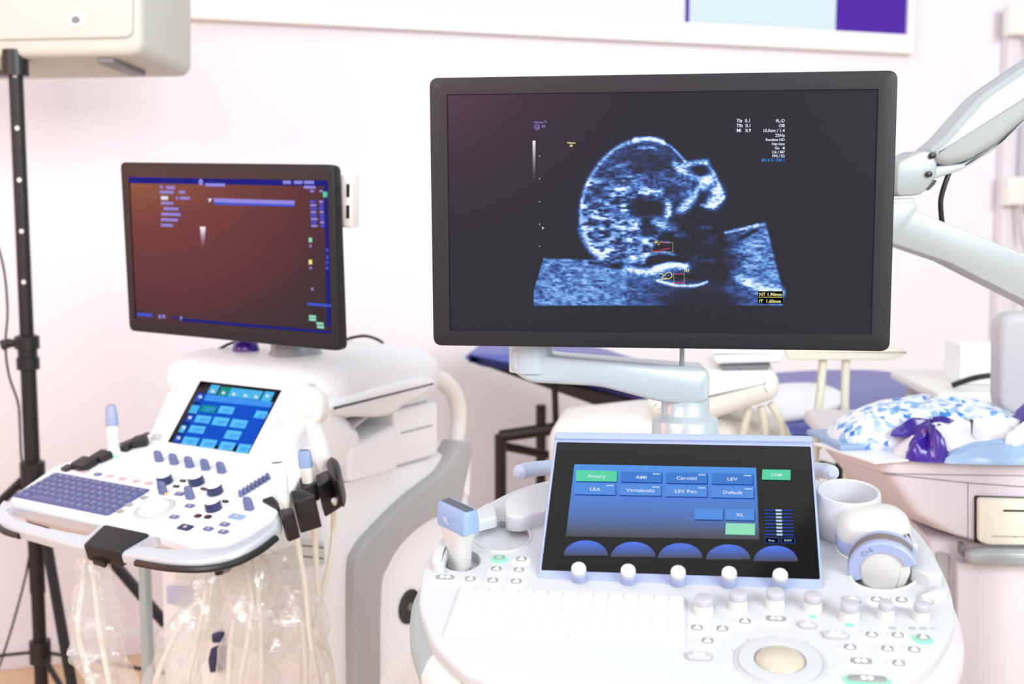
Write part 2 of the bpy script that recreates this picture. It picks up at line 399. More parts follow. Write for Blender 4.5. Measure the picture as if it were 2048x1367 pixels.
def bar(name, a, b, Y0, Y1, r=.017, m='brown_black', flat=1.): return MB().tube([P(*a, Y0), (P(*a, Y0)+P(*b, Y1))/2, P(*b, Y1)], r, 8, flat=flat).build(name, m, t)
bar('frame_rail', (1000, 872), (1310, 828), 3.3, 3.4)
q = P(1001, 868, 3.3); MB().tube([q, V(q[0], q[1], .5), V(q[0], q[1], 0.0)], .016, 8).build('leg', 'brown_black', t)
q = P(1001, 868, 3.3)+V(.12, .5, 0); MB().tube([q, V(q[0], q[1], .5), V(q[0], q[1], 0.0)], .016, 8).build('leg', 'brown_black', t)
bar('strut', (1109, 768), (1112, 852), 3.33, 3.36, .009)
bar('strut', (1000, 890), (1110, 912), 3.3, 3.45, .012)
q = V(.95, 3.42, 0); MB().tube([q+V(0, 0, 0), q+V(0, 0, .4), q+V(0, 0, .83)], .05, 12).build('pedestal', 'brown_black', t)
bar('frame_rail', (1640, 925), (1745, 955), 3.2, 3.2, .008)
q = P(1640, 925, 3.2); MB().tube([q+V(0, .1, -q[2]), q+V(0, .1, 0), V(.92, 3.4, zb-.06)], .01, 8).build('leg', 'brown_black', t)
q = P(1745, 955, 3.2); MB().tube([q+V(0, 0, -q[2]), q, V(1.0, 3.45, zb-.06)], .01, 8).build('leg', 'brown_black', t)
sh = TB.hits(crom([(1470, 815), (1520, 790), (1560, 778), (1640, 778), (1690, 800), (1670, 822), (1600, 840), (1520, 843)], 4, True), .003)
o = MB().prism(TB, sh, .0005, .02, .008).build('paper_sheet', 'white_satin'); tag(o, 'crumpled white paper sheet lying on the blue examination table', 'sheet')

# dental-type unit with hanging hoses, behind the big monitor
YD = 2.5
t = thing('treatment_unit', 'cream treatment unit with hanging hoses standing behind the big monitor', 'medical unit', V(P(1400, 800, YD)[0], YD+.15, 0))
TU = plane(1400, 800, YD, 8, 90)
MB().prism(TU, rnd(TU.hits([(1290, 800), (1420, 740), (1545, 738), (1562, 765), (1556, 800), (1470, 828), (1400, 850), (1300, 838)]), .03), -.28, 0, .03).build('instrument_head', 'warm_white', t)
MB().prism(TU, rnd(TU.hits([(1418, 704), (1572, 700), (1566, 728), (1432, 732)]), .01), -.25, -.02, .008).build('tray', 'white_plastic', t)
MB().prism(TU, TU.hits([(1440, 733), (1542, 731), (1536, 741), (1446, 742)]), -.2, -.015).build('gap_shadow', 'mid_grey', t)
MB().prism(TU, rnd(TU.hits([(1570, 703), (1790, 700), (1822, 706), (1790, 722), (1580, 722)]), .006), -.07, -.02, .003).build('hose_holder', 'cream', t)
MB().prism(TU, rnd(TU.hits([(1100, 862), (1290, 842), (1420, 850), (1520, 860), (1600, 890), (1600, 1000), (1090, 1000), (1088, 890)]), .03), -.33, -.06, .03).build('cabinet', 'warm_white', t)
b0 = TU.hit(1090, 1000); b1 = TU.hit(1600, 1000); 
MB().box(TU, b0[0]+.06, b1[0]-.1, -TU.o[2], b0[1]+.01, -.30, -.1, .02).build('column', 'warm_white', t)
for pts in ([(1646, 720), (1640, 790), (1632, 850), (1630, 920), (1626, 985)], [(1692, 718), (1690, 790), (1690, 860), (1694, 920), (1690, 990)],
            [(1498, 815), (1492, 840), (1488, 862), (1480, 890)], [(1522, 812), (1528, 840), (1532, 870), (1530, 900)], [(1540, 806), (1556, 830), (1566, 860), (1568, 900)], [(1715, 845), (1702, 890), (1700, 940), (1690, 985)]):
    d = -.045
    MB().tube(crom([TU.p(*TU.hit(a, b, d), d) for a, b in pts]+[TU.p(TU.hit(*pts[-1], d)[0]-.02, TU.hit(*pts[-1], d)[1]-.12, d), TU.p(TU.hit(*pts[-1], d)[0]-.12, TU.hit(*pts[-1], d)[1]-.16, -.2)], 6), .0085, 10).build('hose', 'cream', t)

# wall rail with clamps
t = thing('wall_rail', 'white vertical medical rail with clamps on the wall at the far right', 'rail', WL.p(WL.hit(2000, 500)[0], 1.3, 0))
ra = WL.hit(1988, 400)[0]; rb = WL.hit(2020, 400)[0]; zt_ = WL.hit(2000, 22)[1]
MB().box(WL, ra, rb, .3, zt_, 0.0, .05, .008, mi=0).build('upright', 'lilac_white', t)
f_ = WL.at(*WL.hit(2006, 45), .05)
MB().box(f_, -.05, .05, -.06, .05, 0, .05, .012).build('clamp', 'warm_white', t)
MB().tube([f_.p(.04, 0, .02), f_.p(.16, 0, .02)], .018, 10).build('clamp_arm', 'light_grey', t)
f_ = WL.at(*WL.hit(2004, 385), .05)
MB().box(f_, -.06, .04, -.05, .06, 0, .06, .014).build('clamp', 'warm_white', t)
MB().tube([f_.p(.03, -.02, .03), f_.p(.10, -.04, .03), f_.p(.16, -.02, .03)], [.025, .03, .026], 10).build('clamp_arm', 'warm_white', t)
MB().tube(crom([WL.p(*WL.hit(2018, 60), .09), WL.p(*WL.hit(2030, 110), .09), WL.p(*WL.hit(2024, 170), .08), WL.p(*WL.hit(2016, 300), .08), WL.p(*WL.hit(2014, 370), .08)]), .009, 8).build('cord', 'light_grey', t)
MB().tube(crom([WL.p(*WL.hit(2006, 400), .09), WL.p(*WL.hit(2010, 470), .09), WL.p(*WL.hit(2022, 520), .09), WL.p(*WL.hit(2016, 640), .09), WL.p(*WL.hit(2020, 760), .08)]), .009, 8).build('cord', 'light_grey', t)
t = thing('blood_pressure_cuff', 'light blue device hooked to the wall rail at the right edge', 'device', WL.p(WL.hit(2046, 380)[0], WL.hit(2046, 380)[1], .12))
f_ = WL.at(*WL.hit(2062, 345), .10)
MB().prism(f_, rrect(0, 0, .1, .11, .03), 0, .07, .02).build('body', 'pale_blue', t)
MB().prism(f_, rrect(-.0, -.07, .07, .06, .015), 0.005, .05, .012).build('lower_grip', 'periwinkle', t)
MB().tube([f_.p(-.01, 0, .01), f_.p(-.04, -.02, -.03), f_.p(-.06, -.03, -.045)], .012, 8).build('hook', 'light_grey', t)

# articulated monitor arm at the right, its column just outside the frame
YA = 1.72
t = thing('articulated_arm', 'silver grey articulated spring arm reaching in from the right edge', 'arm', V(P(2300, 600, YA)[0]+.0, YA+.0, 0))
AA = plane(1830, 400, YA, -6, 90)
MB().prism(AA, rnd(AA.hits([(1770, 398), (1832, 396), (1834, 422), (2048, 508), (2200, 572), (2200, 678), (2048, 600), (1900, 525), (1784, 486), (1770, 484)]), .004), -.055, 0, .0012).build('lower_arm', 'silver_paint', t)
MB().prism(AA, rnd(AA.hits([(1782, 402), (1836, 398), (1836, 410), (1782, 412)]), .003), -.05, .0, .002).build('joint_ring', 'cream', t)
MB().prism(AA, rnd(AA.hits([(1790, 325), (1820, 310), (1846, 299), (1862, 304), (1875, 330), (1868, 358), (1842, 390), (1790, 393)]), .010), -.06, .004, .0035).build('knuckle', 'silver_paint', t)
MB().prism(AA, rnd(AA.hits([(1853, 300), (1880, 280), (1960, 190), (2048, 130), (2120, 82), (2160, 140), (2110, 190), (2048, 240), (1990, 290), (1935, 322), (1890, 332), (1862, 322)]), .012), -.052, .008, .012).build('upper_arm', 'silver_paint', t)
MB().prism(AA, rnd(AA.hits([(1850, 345), (1862, 333), (1930, 326), (2000, 280), (2048, 232), (2100, 190), (2105, 200), (2048, 248), (1990, 300), (1925, 340), (1862, 360)]), .006), -.045, .0, .004).build('lower_link', 'arm_silver', t)
for a in ((1866, 311), (1859, 348)):
    f_ = AA.at(*AA.hit(*a, .0085), .0085)
    MB().lathe(f_, [(.0042, -.006), (.0042, .0005), (.003, .001), (0, .001)], 16).build('pivot_bolt', 'black_plastic', t)
MB().prism(AA, AA.hits([(1856, 376), (1866, 358), (1878, 360), (1874, 368), (1862, 380)]), -.04, -.006).build('stop_block', 'black_plastic', t)
MB().tube(crom([AA.p(*AA.hit(1918, 330), -.02), AA.p(*AA.hit(1904, 350), -.012), AA.p(*AA.hit(1890, 395), -.012), AA.p(*AA.hit(1892, 428), -.015), AA.p(*AA.hit(1898, 452), -.02)]), .0036, 10).build('cable', 'black_plastic', t)
e0 = AA.p(*AA.hit(2190, 620), -.03)
MB().tube([V(e0[0], e0[1], 0), V(e0[0], e0[1], .6), V(e0[0], e0[1], e0[2]+.06)], .03, 16).build('column', 'silver_paint', t)
MB().lathe(F(V(e0[0], e0[1], 0), V(1, 0, 0), V(0, 1, 0)), [(.2, 0), (.2, .02), (.16, .04), (.03, .05)]).build('base', 'grey_plastic', t)

# third ultrasound cart at the right edge
YC = 1.98
CF = plane(1770, 930, YC, 4, 90)
t = thing('ultrasound_cart', 'lilac grey ultrasound cart at the right edge with a plastic bag on top', 'medical cart', V(P(1960, 1200, YC)[0], YC+.25, 0))
top = [(1720, 884), (1768, 918), (1850, 912), (2100, 896), (2300, 884)]
bh = [CF.hit(*p) for p in top]
CZ = F(CF.o, *axes(4, 0)); zc_ = CF.hit(1768, 920)[1]
# console deck: outline seen from above, chamfered left corner, bowed underside
def cpt(u, d, v): return CF.p(u, v, -d)
uL = CF.hit(1722, 900)[0]; uC = CF.hit(1768, 925)[0]; uR = uC+.62
prof = [(uL-.012, .12), (uC, .0), (uR, -.0), (uR, .5), (uL-.012, .5)]
def cloop(v, ins=0, sh=0): return [cpt(u, d, v) for u, d in inset(rnd([(u+sh*(u < uC+.001), d) for u, d in prof], .02, 4), -ins if area2(prof) < 0 else ins)]
vt = CF.hit(1768, 917)[1]; vg = CF.hit(1768, 948)[1]; vb = CF.hit(1930, 1088)[1]
MB().loft([cloop(vb-.0, 0, .16), cloop(vb+.02, 0, .10), cloop(vb+.05, 0, .05), cloop(vg, 0, .004)], cap0=True, cap1=True).build('console_underside', 'lilac_grey', t)
MB().loft([cloop(vg+.001, .002), cloop(vg+.004, 0), cloop(vt-.008, 0), cloop(vt-.002, .003), cloop(vt, .01)], 0).build('console_top', 'lilac_white', t)
ub = CF.hit(1840, 1100)[0]
MB().box(CF, ub+.02, uR-.03, -CF.o[2]+.05, vb+.002, -.46, -.03, .02, mi=0).build('body', 'lilac_grey', t)
for k in range(4):
    f_ = F(V(*CF.p(ub+.08+.42*(k % 2), 0, -.1-.28*(k//2))[:2], 0.0), V(1, 0, 0), V(0, 0, 1))
    MB().prism(f_, ell(0, .03, .03, .03, 20), -.012, .012, .004).build('caster', 'mid_grey', t)
pr = MB().prism(CF, rnd(CF.hits([(1948, 990), (2300, 1000), (2300, 1090), (1948, 1084)]), .003), -.1, .004, .002); pr.build('printer_bay', 'black_plastic', t)
MB().prism(CF, rnd(CF.hits([(1952, 992), (2300, 1002), (2300, 1088), (1972, 1086), (1952, 1078)]), .006), -.08, .012, .004).build('printer_front', 'cream', t)
MB().prism(CF, CF.hits([(2002, 1015), (2300, 1019), (2300, 1022), (2002, 1019)]), .0115, .0125).build('printer_slot', 'brown_black', t)
mb = MB(); mb.ptext(CF, 'DIGITAL IMAGING DOCUMENT SYSTEM', 1983, 1073, 2.6, .0126); mb.build('printer_lettering', 'mid_grey', t)
MB().prism(CF, rnd(CF.hits([(1926, 1096), (1945, 1090), (2300, 1094), (2300, 1124), (1945, 1122), (1926, 1118)]), .008), 0, .03, .008).build('drawer_handle', 'silver_paint', t)
MB().prism(CF, CF.hits([(1922, 1088), (1930, 1088), (1930, 1112), (1922, 1110)]), -.02, .004).build('handle_recess', 'mid_grey', t)
MB().prism(CF, rnd(CF.hits([(1918, 1128), (2300, 1132), (2300, 1420), (1918, 1420)]), .004), -.035, -.008, .003).build('front_panel', 'lilac_white', t)
MB().prism(CF, rnd(CF.hits([(1882, 1112), (1908, 1118), (1908, 1420), (1882, 1420)]), .004), -.05, -.024, .003).build('side_slat', 'grey_plastic', t)
for a in ([(1768, 946), (1935, 964), (2048, 972), (2300, 985), (2300, 987), (2048, 974), (1935, 966), (1768, 948)],):
    MB().prism(CF, CF.hits(a), -.004, .0006).build('seam', 'mid_grey', t)
MB().prism(CF, CF.hits([(1935, 966), (1936.5, 966), (1936.5, 1090), (1935, 1090)]), -.003, .0006).build('seam', 'mid_grey', t)
# its monitor, seen from behind
CM = plane(2050, 720, YC+.2, 4, 90)
MB().prism(CM, rnd(CM.hits([(1999, 626), (2400, 630), (2400, 850), (1997, 828)]), .03), -.06, 0, .012).build('monitor', 'light_grey', t)
MB().box(CM, .05, .12, CF.o[2]+vt-CM.o[2], -.08, -.06, -.02, .01).build('monitor_neck', 'silver_paint', t)
# bag and papers on its top
zt3 = CF.o[2]+vt
BG = F(V(*CF.p(CF.hit(1880, 880)[0], 0, -.17)[:2], zt3), *axes(4, 0))
def blob(fr, out, h, amp, seed, n=7, sharp=1.0):
    # crumpled heap over an outline: rings shrink inwards and rise
    r = np.random.default_rng(seed); loops = []; N = len(out); c = np.mean(np.array(out), 0)
    ph = r.uniform(0, 6.28, (5,)); fq = r.integers(2, 9, 5)
    for k in range(n+1):
        t = k/n; sc = math.cos(t*math.pi/2*.98)**sharp if k else 1.; hh = h*math.sin(t*math.pi/2)
        L = []
        for i, (u, v) in enumerate(out):
            a = 2*math.pi*i/N; q = sum(math.sin(fq[j]*a+ph[j]+t*3) for j in range(5))/3
            L.append(fr.p(c[0]+(u-c[0])*sc*(1+amp*.4*q*t), c[1]+(v-c[1])*sc*(1+amp*.4*q*t), max(.0008, hh*(1+amp*q*.8)+r.normal(0, amp*.006)) if k else .0008))
        loops.append(L)
    return loops
t = thing('plastic_bag', 'crumpled blue and white printed plastic bag lying on the lilac cart', 'bag', BG.p(0, 0, 0))
h1 = crom([(-.13, -.10), (-.03, -.135), (.08, -.13), (.19, -.09), (.2, .02), (.08, .09), (-.08, .08), (-.155, -.01)], 6, True)
MB().loft(blob(BG, h1, .078, .10, 3)).build('printed_bundle', 'bag_print', t)
h2 = crom([(-.05, -.165), (.04, -.18), (.14, -.165), (.2, -.12), (.14, -.07), (.02, -.08), (-.06, -.12)], 6, True)
MB().loft(blob(BG, h2, .05, .5, 5)).build('white_fold', 'white_satin', t)
h3 = crom([(-.055, -.185), (-.015, -.20), (.012, -.19), (-.005, -.15), (-.04, -.15)], 6, True)
MB().loft(blob(BG, h3, .04, .5, 8)).build('violet_corner', 'violet_film', t)
h4 = crom([(.0, -.20), (.10, -.21), (.26, -.2), (.3, -.16), (.2, -.13), (.05, -.145)], 6, True)
MB().loft(blob(BG, h4, .032, .3, 11)).build('light_blue_fold', 'sky_film', t)
h5 = crom([(.12, -.15), (.2, -.17), (.27, -.13), (.25, -.07), (.17, -.06), (.12, -.10)], 6, True)
MB().loft([[q+BG.z*.022 for q in L] for L in blob(BG, h5, .052, .4, 14)]).build('violet_fold', 'violet_film', t)
h6 = crom([(-.07, -.135), (-.01, -.15), (.05, -.14), (.04, -.11), (-.03, -.105)], 6, True)
MB().loft([[q+BG.z*.03 for q in L] for L in blob(BG, h6, .022, .5, 17)]).build('violet_fold', 'violet_film', t)
h7 = crom([(.1, -.185), (.18, -.2), (.27, -.17), (.29, -.13), (.2, -.15), (.12, -.16)], 6, True)
MB().loft([[q+BG.z*.025 for q in L] for L in blob(BG, h7, .035, .5, 19)]).build('white_fold', 'white_satin', t)
PA = BG.turn(24)
o = MB().box(PA, -.19, -.03, -.15, .02, .0004, .003, 0).build('paper_card', 'white_satin'); tag(o, 'white card sticking out from under the blue and white bag', 'paper')
PA = BG.turn(12)
o = MB().box(PA, -.17, -.0, -.09, .06, .0034, .012, .001).build('blue_booklet', 'pale_blue'); tag(o, 'light blue booklet lying under the left side of the plastic bag', 'booklet')
# stack of things further back at the right
t = thing('side_table', 'white low worktop behind the lilac cart at the right edge', 'table', V(P(1960, 800, 2.9)[0], 3.0, 0))
TS = F(V(0, 0, P(1960, 772, 2.9)[2]), *axes(2, 0))
a0 = TS.hit(1850, 772)
zsd = TS.o[2]
MB().box(TS, a0[0], a0[0]+.75, a0[1]-.1, a0[1]+.3, -.025, 0, .006).build('worktop', 'warm_white', t)
for (du, dv) in ((.04, -.05), (.7, -.05), (.04, .25), (.7, .25)):
    q = TS.p(a0[0]+du, a0[1]+dv, -.025); MB().tube([V(q[0], q[1], 0), V(q[0], q[1], zsd/2), q], .014, 8).build('leg', 'light_grey', t)
FB = plane(1925, 742, 2.92, 2, 90)
zb_ = zsd+.0005-FB.o[2]
bx = FB.hits([(1922, 690), (2006, 742)])
o = MB().box(FB, bx[0][0], bx[0][0]+.13, zb_, bx[0][1], -.12, 0, .003).build('carton', 'white_satin'); tag(o, 'small white carton standing on the worktop behind the lilac cart', 'box')
o = cable('cable', [TS.p(a0[0]+.05, a0[1]-.04, .008), TS.p(a0[0]+.10, a0[1]-.06, .03), TS.p(a0[0]+.16, a0[1]-.06, .034), TS.p(a0[0]+.24, a0[1]-.07, .02), TS.p(a0[0]+.34, a0[1]-.06, .008)], .007, 'black_satin'); tag(o, 'black cable curled in front of the small white carton', 'cable')

# ================================================================== the big ultrasound machine (right foreground)
YAW = 7.7
DA = plane(921.5, 1179, 1.20, YAW, 11.5)
TP = plane(1110, 866, 1.37, YAW, 38)
MA = plane(858.5, 155.5, 1.567, YAW, 90)
A = thing('ultrasound_machine', 'white ultrasound machine in front with the large wide monitor showing a scan', 'ultrasound machine', V(.2, 1.45, 0))
deckpx = crom([(838, 1190), (842, 1150), (853, 1122), (864, 1098), (890, 1068), (930, 1035), (975, 1005), (1030, 978), (1100, 958), (1200, 945), (1560, 950), (1650, 962), (1760, 1000), (1822, 1045), (1862, 1095), (1888, 1145),
                (1903, 1183), (1910, 1227), (1905, 1257), (1882, 1301), (1857, 1331), (1815, 1362), (1760, 1388), (1600, 1422), (1400, 1437), (1200, 1427), (1050, 1392), (961, 1357), (918, 1337), (868, 1287), (853, 1253), (840, 1215)], 4, True)
deck = DA.hits(deckpx)
h1 = DA.hits(ell(922, 1120, 40, 22)); h2 = DA.hits(ell(1004, 1072, 58, 31)); h3 = DA.hits(ell(1742, 1092, 66, 30)); h4 = DA.hits(ell(1768, 1150, 66, 31))
hl = [DA.hits([(u, v) for u, v in ell(922, 1120, 40, 22)])]
MB().holed(DA, deck, [h1, h2, h3, h4], -.012, 0, .004, 0, floors=[-.011, -.007, -.011, -.011]).build('control_panel', 'console_white', A, sharp=30)
ncol = len(deckpx)
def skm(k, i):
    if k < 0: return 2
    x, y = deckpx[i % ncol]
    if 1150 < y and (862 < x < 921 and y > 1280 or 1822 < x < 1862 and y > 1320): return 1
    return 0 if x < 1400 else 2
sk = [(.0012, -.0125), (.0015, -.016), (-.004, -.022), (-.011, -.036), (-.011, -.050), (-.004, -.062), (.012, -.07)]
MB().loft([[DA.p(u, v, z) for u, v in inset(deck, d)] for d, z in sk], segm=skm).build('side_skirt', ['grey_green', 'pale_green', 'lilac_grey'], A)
c0 = DA.p(.14, .10, -.07); zc0 = c0[2]-.03
PF = F(V(c0[0], c0[1]+.02, 0), *axes(YAW, 0))
MB().loft([[PF.p(u, v, z) for u, v in rrect(0, .04, w, d, .05)] for w, d, z in ((.34, .5, .06), (.36, .52, .1), (.34, .42, .3), (.3, .26, .6), (.3, .24, zc0-.02), (.36, .26, zc0+.02))]).build('pedestal', 'white_plastic', A)
MB().prism(PF, rrect(0, .03, .42, .62, .08), .03, .09, .02).build('base', 'grey_plastic', A)
for sx in (-1, 1):
    for sy in (-.2, .26):
        f_ = F(PF.p(sx*.19, sy, .035), PF.y, V(0, 0, 1))
        MB().prism(f_, ell(0, 0, .034, .034, 20), -.015, .015, .005).build('caster', 'mid_grey', A)
# raised walls round the probe holders
def wall(pts, w, name='holder_wall', w0=0., m='console_white', b=.003, r=.006):
    return MB().prism(DA, rnd(DA.hits(pts, w), r), w0, w, b, b0=0).build(name, m, A)
wall([(864, 1098), (884, 1070), (910, 1052), (918, 1068), (893, 1098), (887, 1128), (862, 1122)], .012)
wall([(925, 1034), (975, 1003), (988, 1006), (995, 1033), (960, 1041), (930, 1050)], .012)
wall([(1008, 1000), (1022, 985), (1100, 960), (1130, 985), (1095, 1018), (1040, 1033), (1012, 1030)], .018)
wall([(1821, 1134), (1824, 1096), (1851, 1092), (1889, 1145), (1864, 1152)], .014)
wall([(1866, 1172), (1884, 1168), (1898, 1172), (1896, 1186), (1850, 1190), (1840, 1186)], .006)
wall([(1812, 1062), (1826, 1070), (1838, 1088), (1824, 1092), (1812, 1080)], .03)
# ring around holder openings
def ring_tube(frame, cx, cy, rx, ry, w, r): 
    L = [frame.p(*frame.hit(a, b, w), w) for a, b in ell(cx, cy, rx, ry, 36)]; return MB().tube(L+[L[0]], r, 6, cap=False)
ring_tube(DA, 1004, 1072, 58, 31, .0, .0016).build('holder_rim', 'console_white', A)
ring_tube(DA, 1742, 1092, 68, 31, .0, .0016).build('holder_rim', 'cream', A)
ring_tube(DA, 1768, 1150, 68, 32, .0, .0016).build('holder_rim', 'cream', A)
# cup for gel
cu = DA.hit(1697, 981, .048); CU = DA.at(*cu, 0)
MB().lathe(CU, [(.0322, .0003), (.0332, .004), (.0335, .044), (.0325, .0475), (.031, .048), (.0293, .047), (.0285, .044), (.0278, .006), (.0, .005)], 40).build('gel_holder', 'console_white', A)
# keyboard
kc = DA.hits([(921.5, 1179), (1366, 1193), (1366, 1301), (887, 1280)])
ku0, kv1 = 0.0, 0.0; kw = .2185; kd = .088
KB = MB().prism(DA, rrect(kw/2, -kd/2, kw+.004, kd+.004, .004), 0, .0012, .0004).build('keyboard', 'console_white', A)
rows = [('` 1 2 3 4 5 6 7 8 9 0 - =', 15), ('1 2 3 4 5 6 7 8 9 0 - =', 15), ('Q W E R T Y U I O P', 15), ('A S D F G H J K L', 15), ('Z X C V B N M , .', 15), ('', 0)]
leg = MB(); keyp = {}
def key(fr, kbobj, u, v, w, h, hgt, m, name='key', cache=keyp):
    kk = (round(w, 4), round(h, 4), m); org = fr.p(u, v, .0012)
    if kk not in cache:
        f0 = fr.at(u, v, .0012); mb = MB()
        o1, o2 = rrect(0, 0, w, h, .0016, 3), rrect(0, 0, w*.86, h*.82, .0016, 3)
        mb.loft([[f0.p(a, b, 0) for a, b in o1], [f0.p(a, b, hgt*.4) for a, b in o1], [f0.p(a, b, hgt) for a, b in o2]])
        cache[kk] = mb.build(name, m, kbobj, org=org); return cache[kk]
    return dup(cache[kk], kbobj, org)
rh = kd/6; names = [list('`1234567890-=<>'), list('!@#$%^&*()_+\\/|'), list('QWERTYUIOP[]{};'), list('ASDFGHJKL:\'"?AB'), list('ZXCVBNM,.-CDEFG')]
for r in range(5):
    off = [0, 0, .003, .006, .009][r] if r else 0
    n = 15; cwid = kw/n
    for c in range(n):
        u = (c+.5)*cwid; v = -(r+.5)*rh
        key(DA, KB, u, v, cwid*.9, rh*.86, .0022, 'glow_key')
        leg.text(DA, names[r][c], u-.002, v-.002, .0045, .0036)
u = 0
for k, wu in enumerate((.9, 1, 1, 5, 1, 1, 1, 1, 1, 1.1, 1)):
    w = wu*kw/15; key(DA, KB, u+w/2, -5.5*rh, w*.93, rh*.86, .0022, 'glow_key'); u += w
leg.build('key_legends', 'mid_grey', KB)
# round-ended buttons
bp = {}
def button(px, py, w, kind, fr=None, parent=None):
    fr = fr or DA; u, v = fr.hit(px, py); org = fr.p(u, v, 0); kk = (round(w, 4), kind)
    if kk not in bp:
        f0 = fr.at(u, v, 0); h = .0098; mb = MB()
        if kind != 'plain': mb.prism(f0, rrect(0, -.0008, w+.0048, h+.0046, .008), .0002, .0014, .0006, 0, b0=0)
        else: mb.prism(f0, rrect(0, -.0006, w+.0018, h+.002, .008), .0002, .0012, .0004, 3, b0=0)
        mb.prism(f0, rrect(0, 0, w, h, .006), .001, .0030, .0008, 1, b0=0)
        ic = .0031
        if kind == 'power':
            mb.plate(f0, ell(0, -.0003, .0028, .0028, 16), ic, 0); mb.plate(f0, ell(0, -.0003, .0018, .0018, 16), ic+.0001, 1); mb.plate(f0, rrect(0, .0022, .0009, .003, .0003, 2), ic+.0002, 0)
        elif w > .017:
            mb.plate(f0, ell(-.0028, 0, .0024, .0028, 14), ic, 2); mb.plate(f0, ell(.0028, 0, .0024, .0028, 14), ic, 2)
        else:
            mb.plate(f0, rrect(0, -.0018, .006, .003, .0012, 3), ic, 2); mb.plate(f0, ell(.0003, .0012, .0016, .0018, 12), ic+.0001, 2)
        gl = {'white': 'glow_white', 'green': 'glow_green', 'power': 'glow_green', 'plain': 'mid_grey'}[kind]
        bp[kk] = mb.build('button', [gl, 'button_grey' if kind != 'plain' else 'light_grey', 'icon_white', 'grey_plastic'], parent or A, org=org); return bp[kk]
    return dup(bp[kk], parent or A, org)
for x, y in ((1043, 1121), (993, 1141), (1038, 1143), (941, 1161), (986, 1164), (1032.6, 1166), (1394, 1259), (1444.6, 1261), (1490, 1246), (1415, 1285), (1743, 1273), (1795, 1274), (1700, 1298), (1774.5, 1301), (1828, 1303), (1797, 1330), (1753, 1202), (1803, 1203)):
    button(x, y, .0125, 'white')
o = button(999, 1118, .0125, 'power'); o['label'] = 'power button with a green light'
button(890.5, 1158, .0205, 'white'); button(1552, 1241, .0205, 'white'); button(1722, 1326, .0205, 'white')
button(1846, 1278, .0125, 'green')['label'] = 'button with green light'; button(1734, 1361, .034, 'green')['label'] = 'wide button with green light'
button(1614.5, 1251, .0155, 'plain'); button(1671, 1271, .022, 'plain'); button(1398, 1314, .022, 'plain'); button(1704, 1200, .0155, 'plain'); button(1851, 1203, .0125, 'plain')
# small lights
for x, y, m, w in ((1406, 1239, 'glow_white', .008), (1475.6, 1228, 'glow_white', .006), (1550, 1226, 'glow_white', .008), (1626, 1233, 'glow_green', .006), (1699, 1250, 'glow_green', .008), (1764, 1256, 'glow_white', .007), (1786, 1256, 'grey_plastic', .006), (1826, 1257, 'grey_plastic', .006), (1847, 1257, 'grey_plastic', .006), (1870, 1258, 'light_grey', .006)):
    u, v = DA.hit(x, y)
    MB().prism(DA, rrect(u, v, w, .0052, .0024, 4), .0001, .0009, .0003, b0=0).build('indicator_light', m, A)
# knobs: grey cap over a white body
kp = {}
def knob(fr, px, py, parent, r, h, top, low, name='knob', lab=None, lowf=.55, base=1.12):
    u, v = fr.hit(px, py); org = fr.p(u, v, 0); kk = (name, round(r, 4), top, low)
    if kk not in kp:
        f0 = fr.at(u, v, 0); a = h*lowf
        prof = [(r*base, .0001), (r*base, .0008), (r*1.06, .0016), (r*1.0, a-.0006), (r*.94, a-.0003), (r*.94, a+.0002), (r*.985, a+.0006), (r*.96, h-.0012), (r*.9, h-.0003), (r*.82, h), (0, h-.0003)]
        kp[kk] = MB().lathe(f0, prof, 28, segm=lambda k, i: 0 if 0 <= k < 5 or k == -1 else 1).build(name, [low, top], parent, org=org, sharp=50); return kp[kk]
    return dup(kp[kk], parent, org)
for x, y in ((1407, 1224), (1475.5, 1214), (1549.5, 1211), (1625, 1218), (1698, 1236)): knob(DA, x, y, A, .0088, .0165, 'knob_grey', 'probe_white')
for x, y in ((1771, 1233), (1842, 1236)): knob(DA, x, y, A, .0075, .016, 'knob_grey', 'probe_white')
for x, y in ((1432, 1212), (1501, 1201), (1573, 1200), (1650, 1206)):
    u, v = DA.hit(x, y); MB().prism(DA, ell(u, v, .003, .004, 12), .0001, .0012, .0005, b0=0).build('push_tab', 'light_grey', A)
# trackball
u, v = DA.hit(1560, 1322); TBF = DA.at(u, v, 0)
MB().lathe(TBF, [(.036, .0002), (.0385, .0012), (.041, .0002)], 48).build('trackball_outer_ring', 'light_grey', A)
MB().lathe(TBF, [(.0222, .0003), (.0228, .0022), (.0245, .0026), (.036, .0016), (.0362, .0003)], 48).build('trackball_ring', 'console_white', A)
MB().lathe(TBF, [(.0216, .0004), (.0212, .0018), (.0195, .004), (.0165, .0062), (.0125, .0079), (.0075, .009), (.0, .0094)], 40).build('trackball', 'trackball_beige', A)
for a in (52, 128, 20, 160, 205, 335):
    c, s_ = math.cos(math.radians(a)), math.sin(math.radians(a))
    MB().tube([TBF.p(.0385*c, .0385*s_, .0008), TBF.p(.041*c, .041*s_, .0008), TBF.p(.044*c, .044*s_, .0006)], .0004, 5).build('ring_mark', 'light_grey', A)

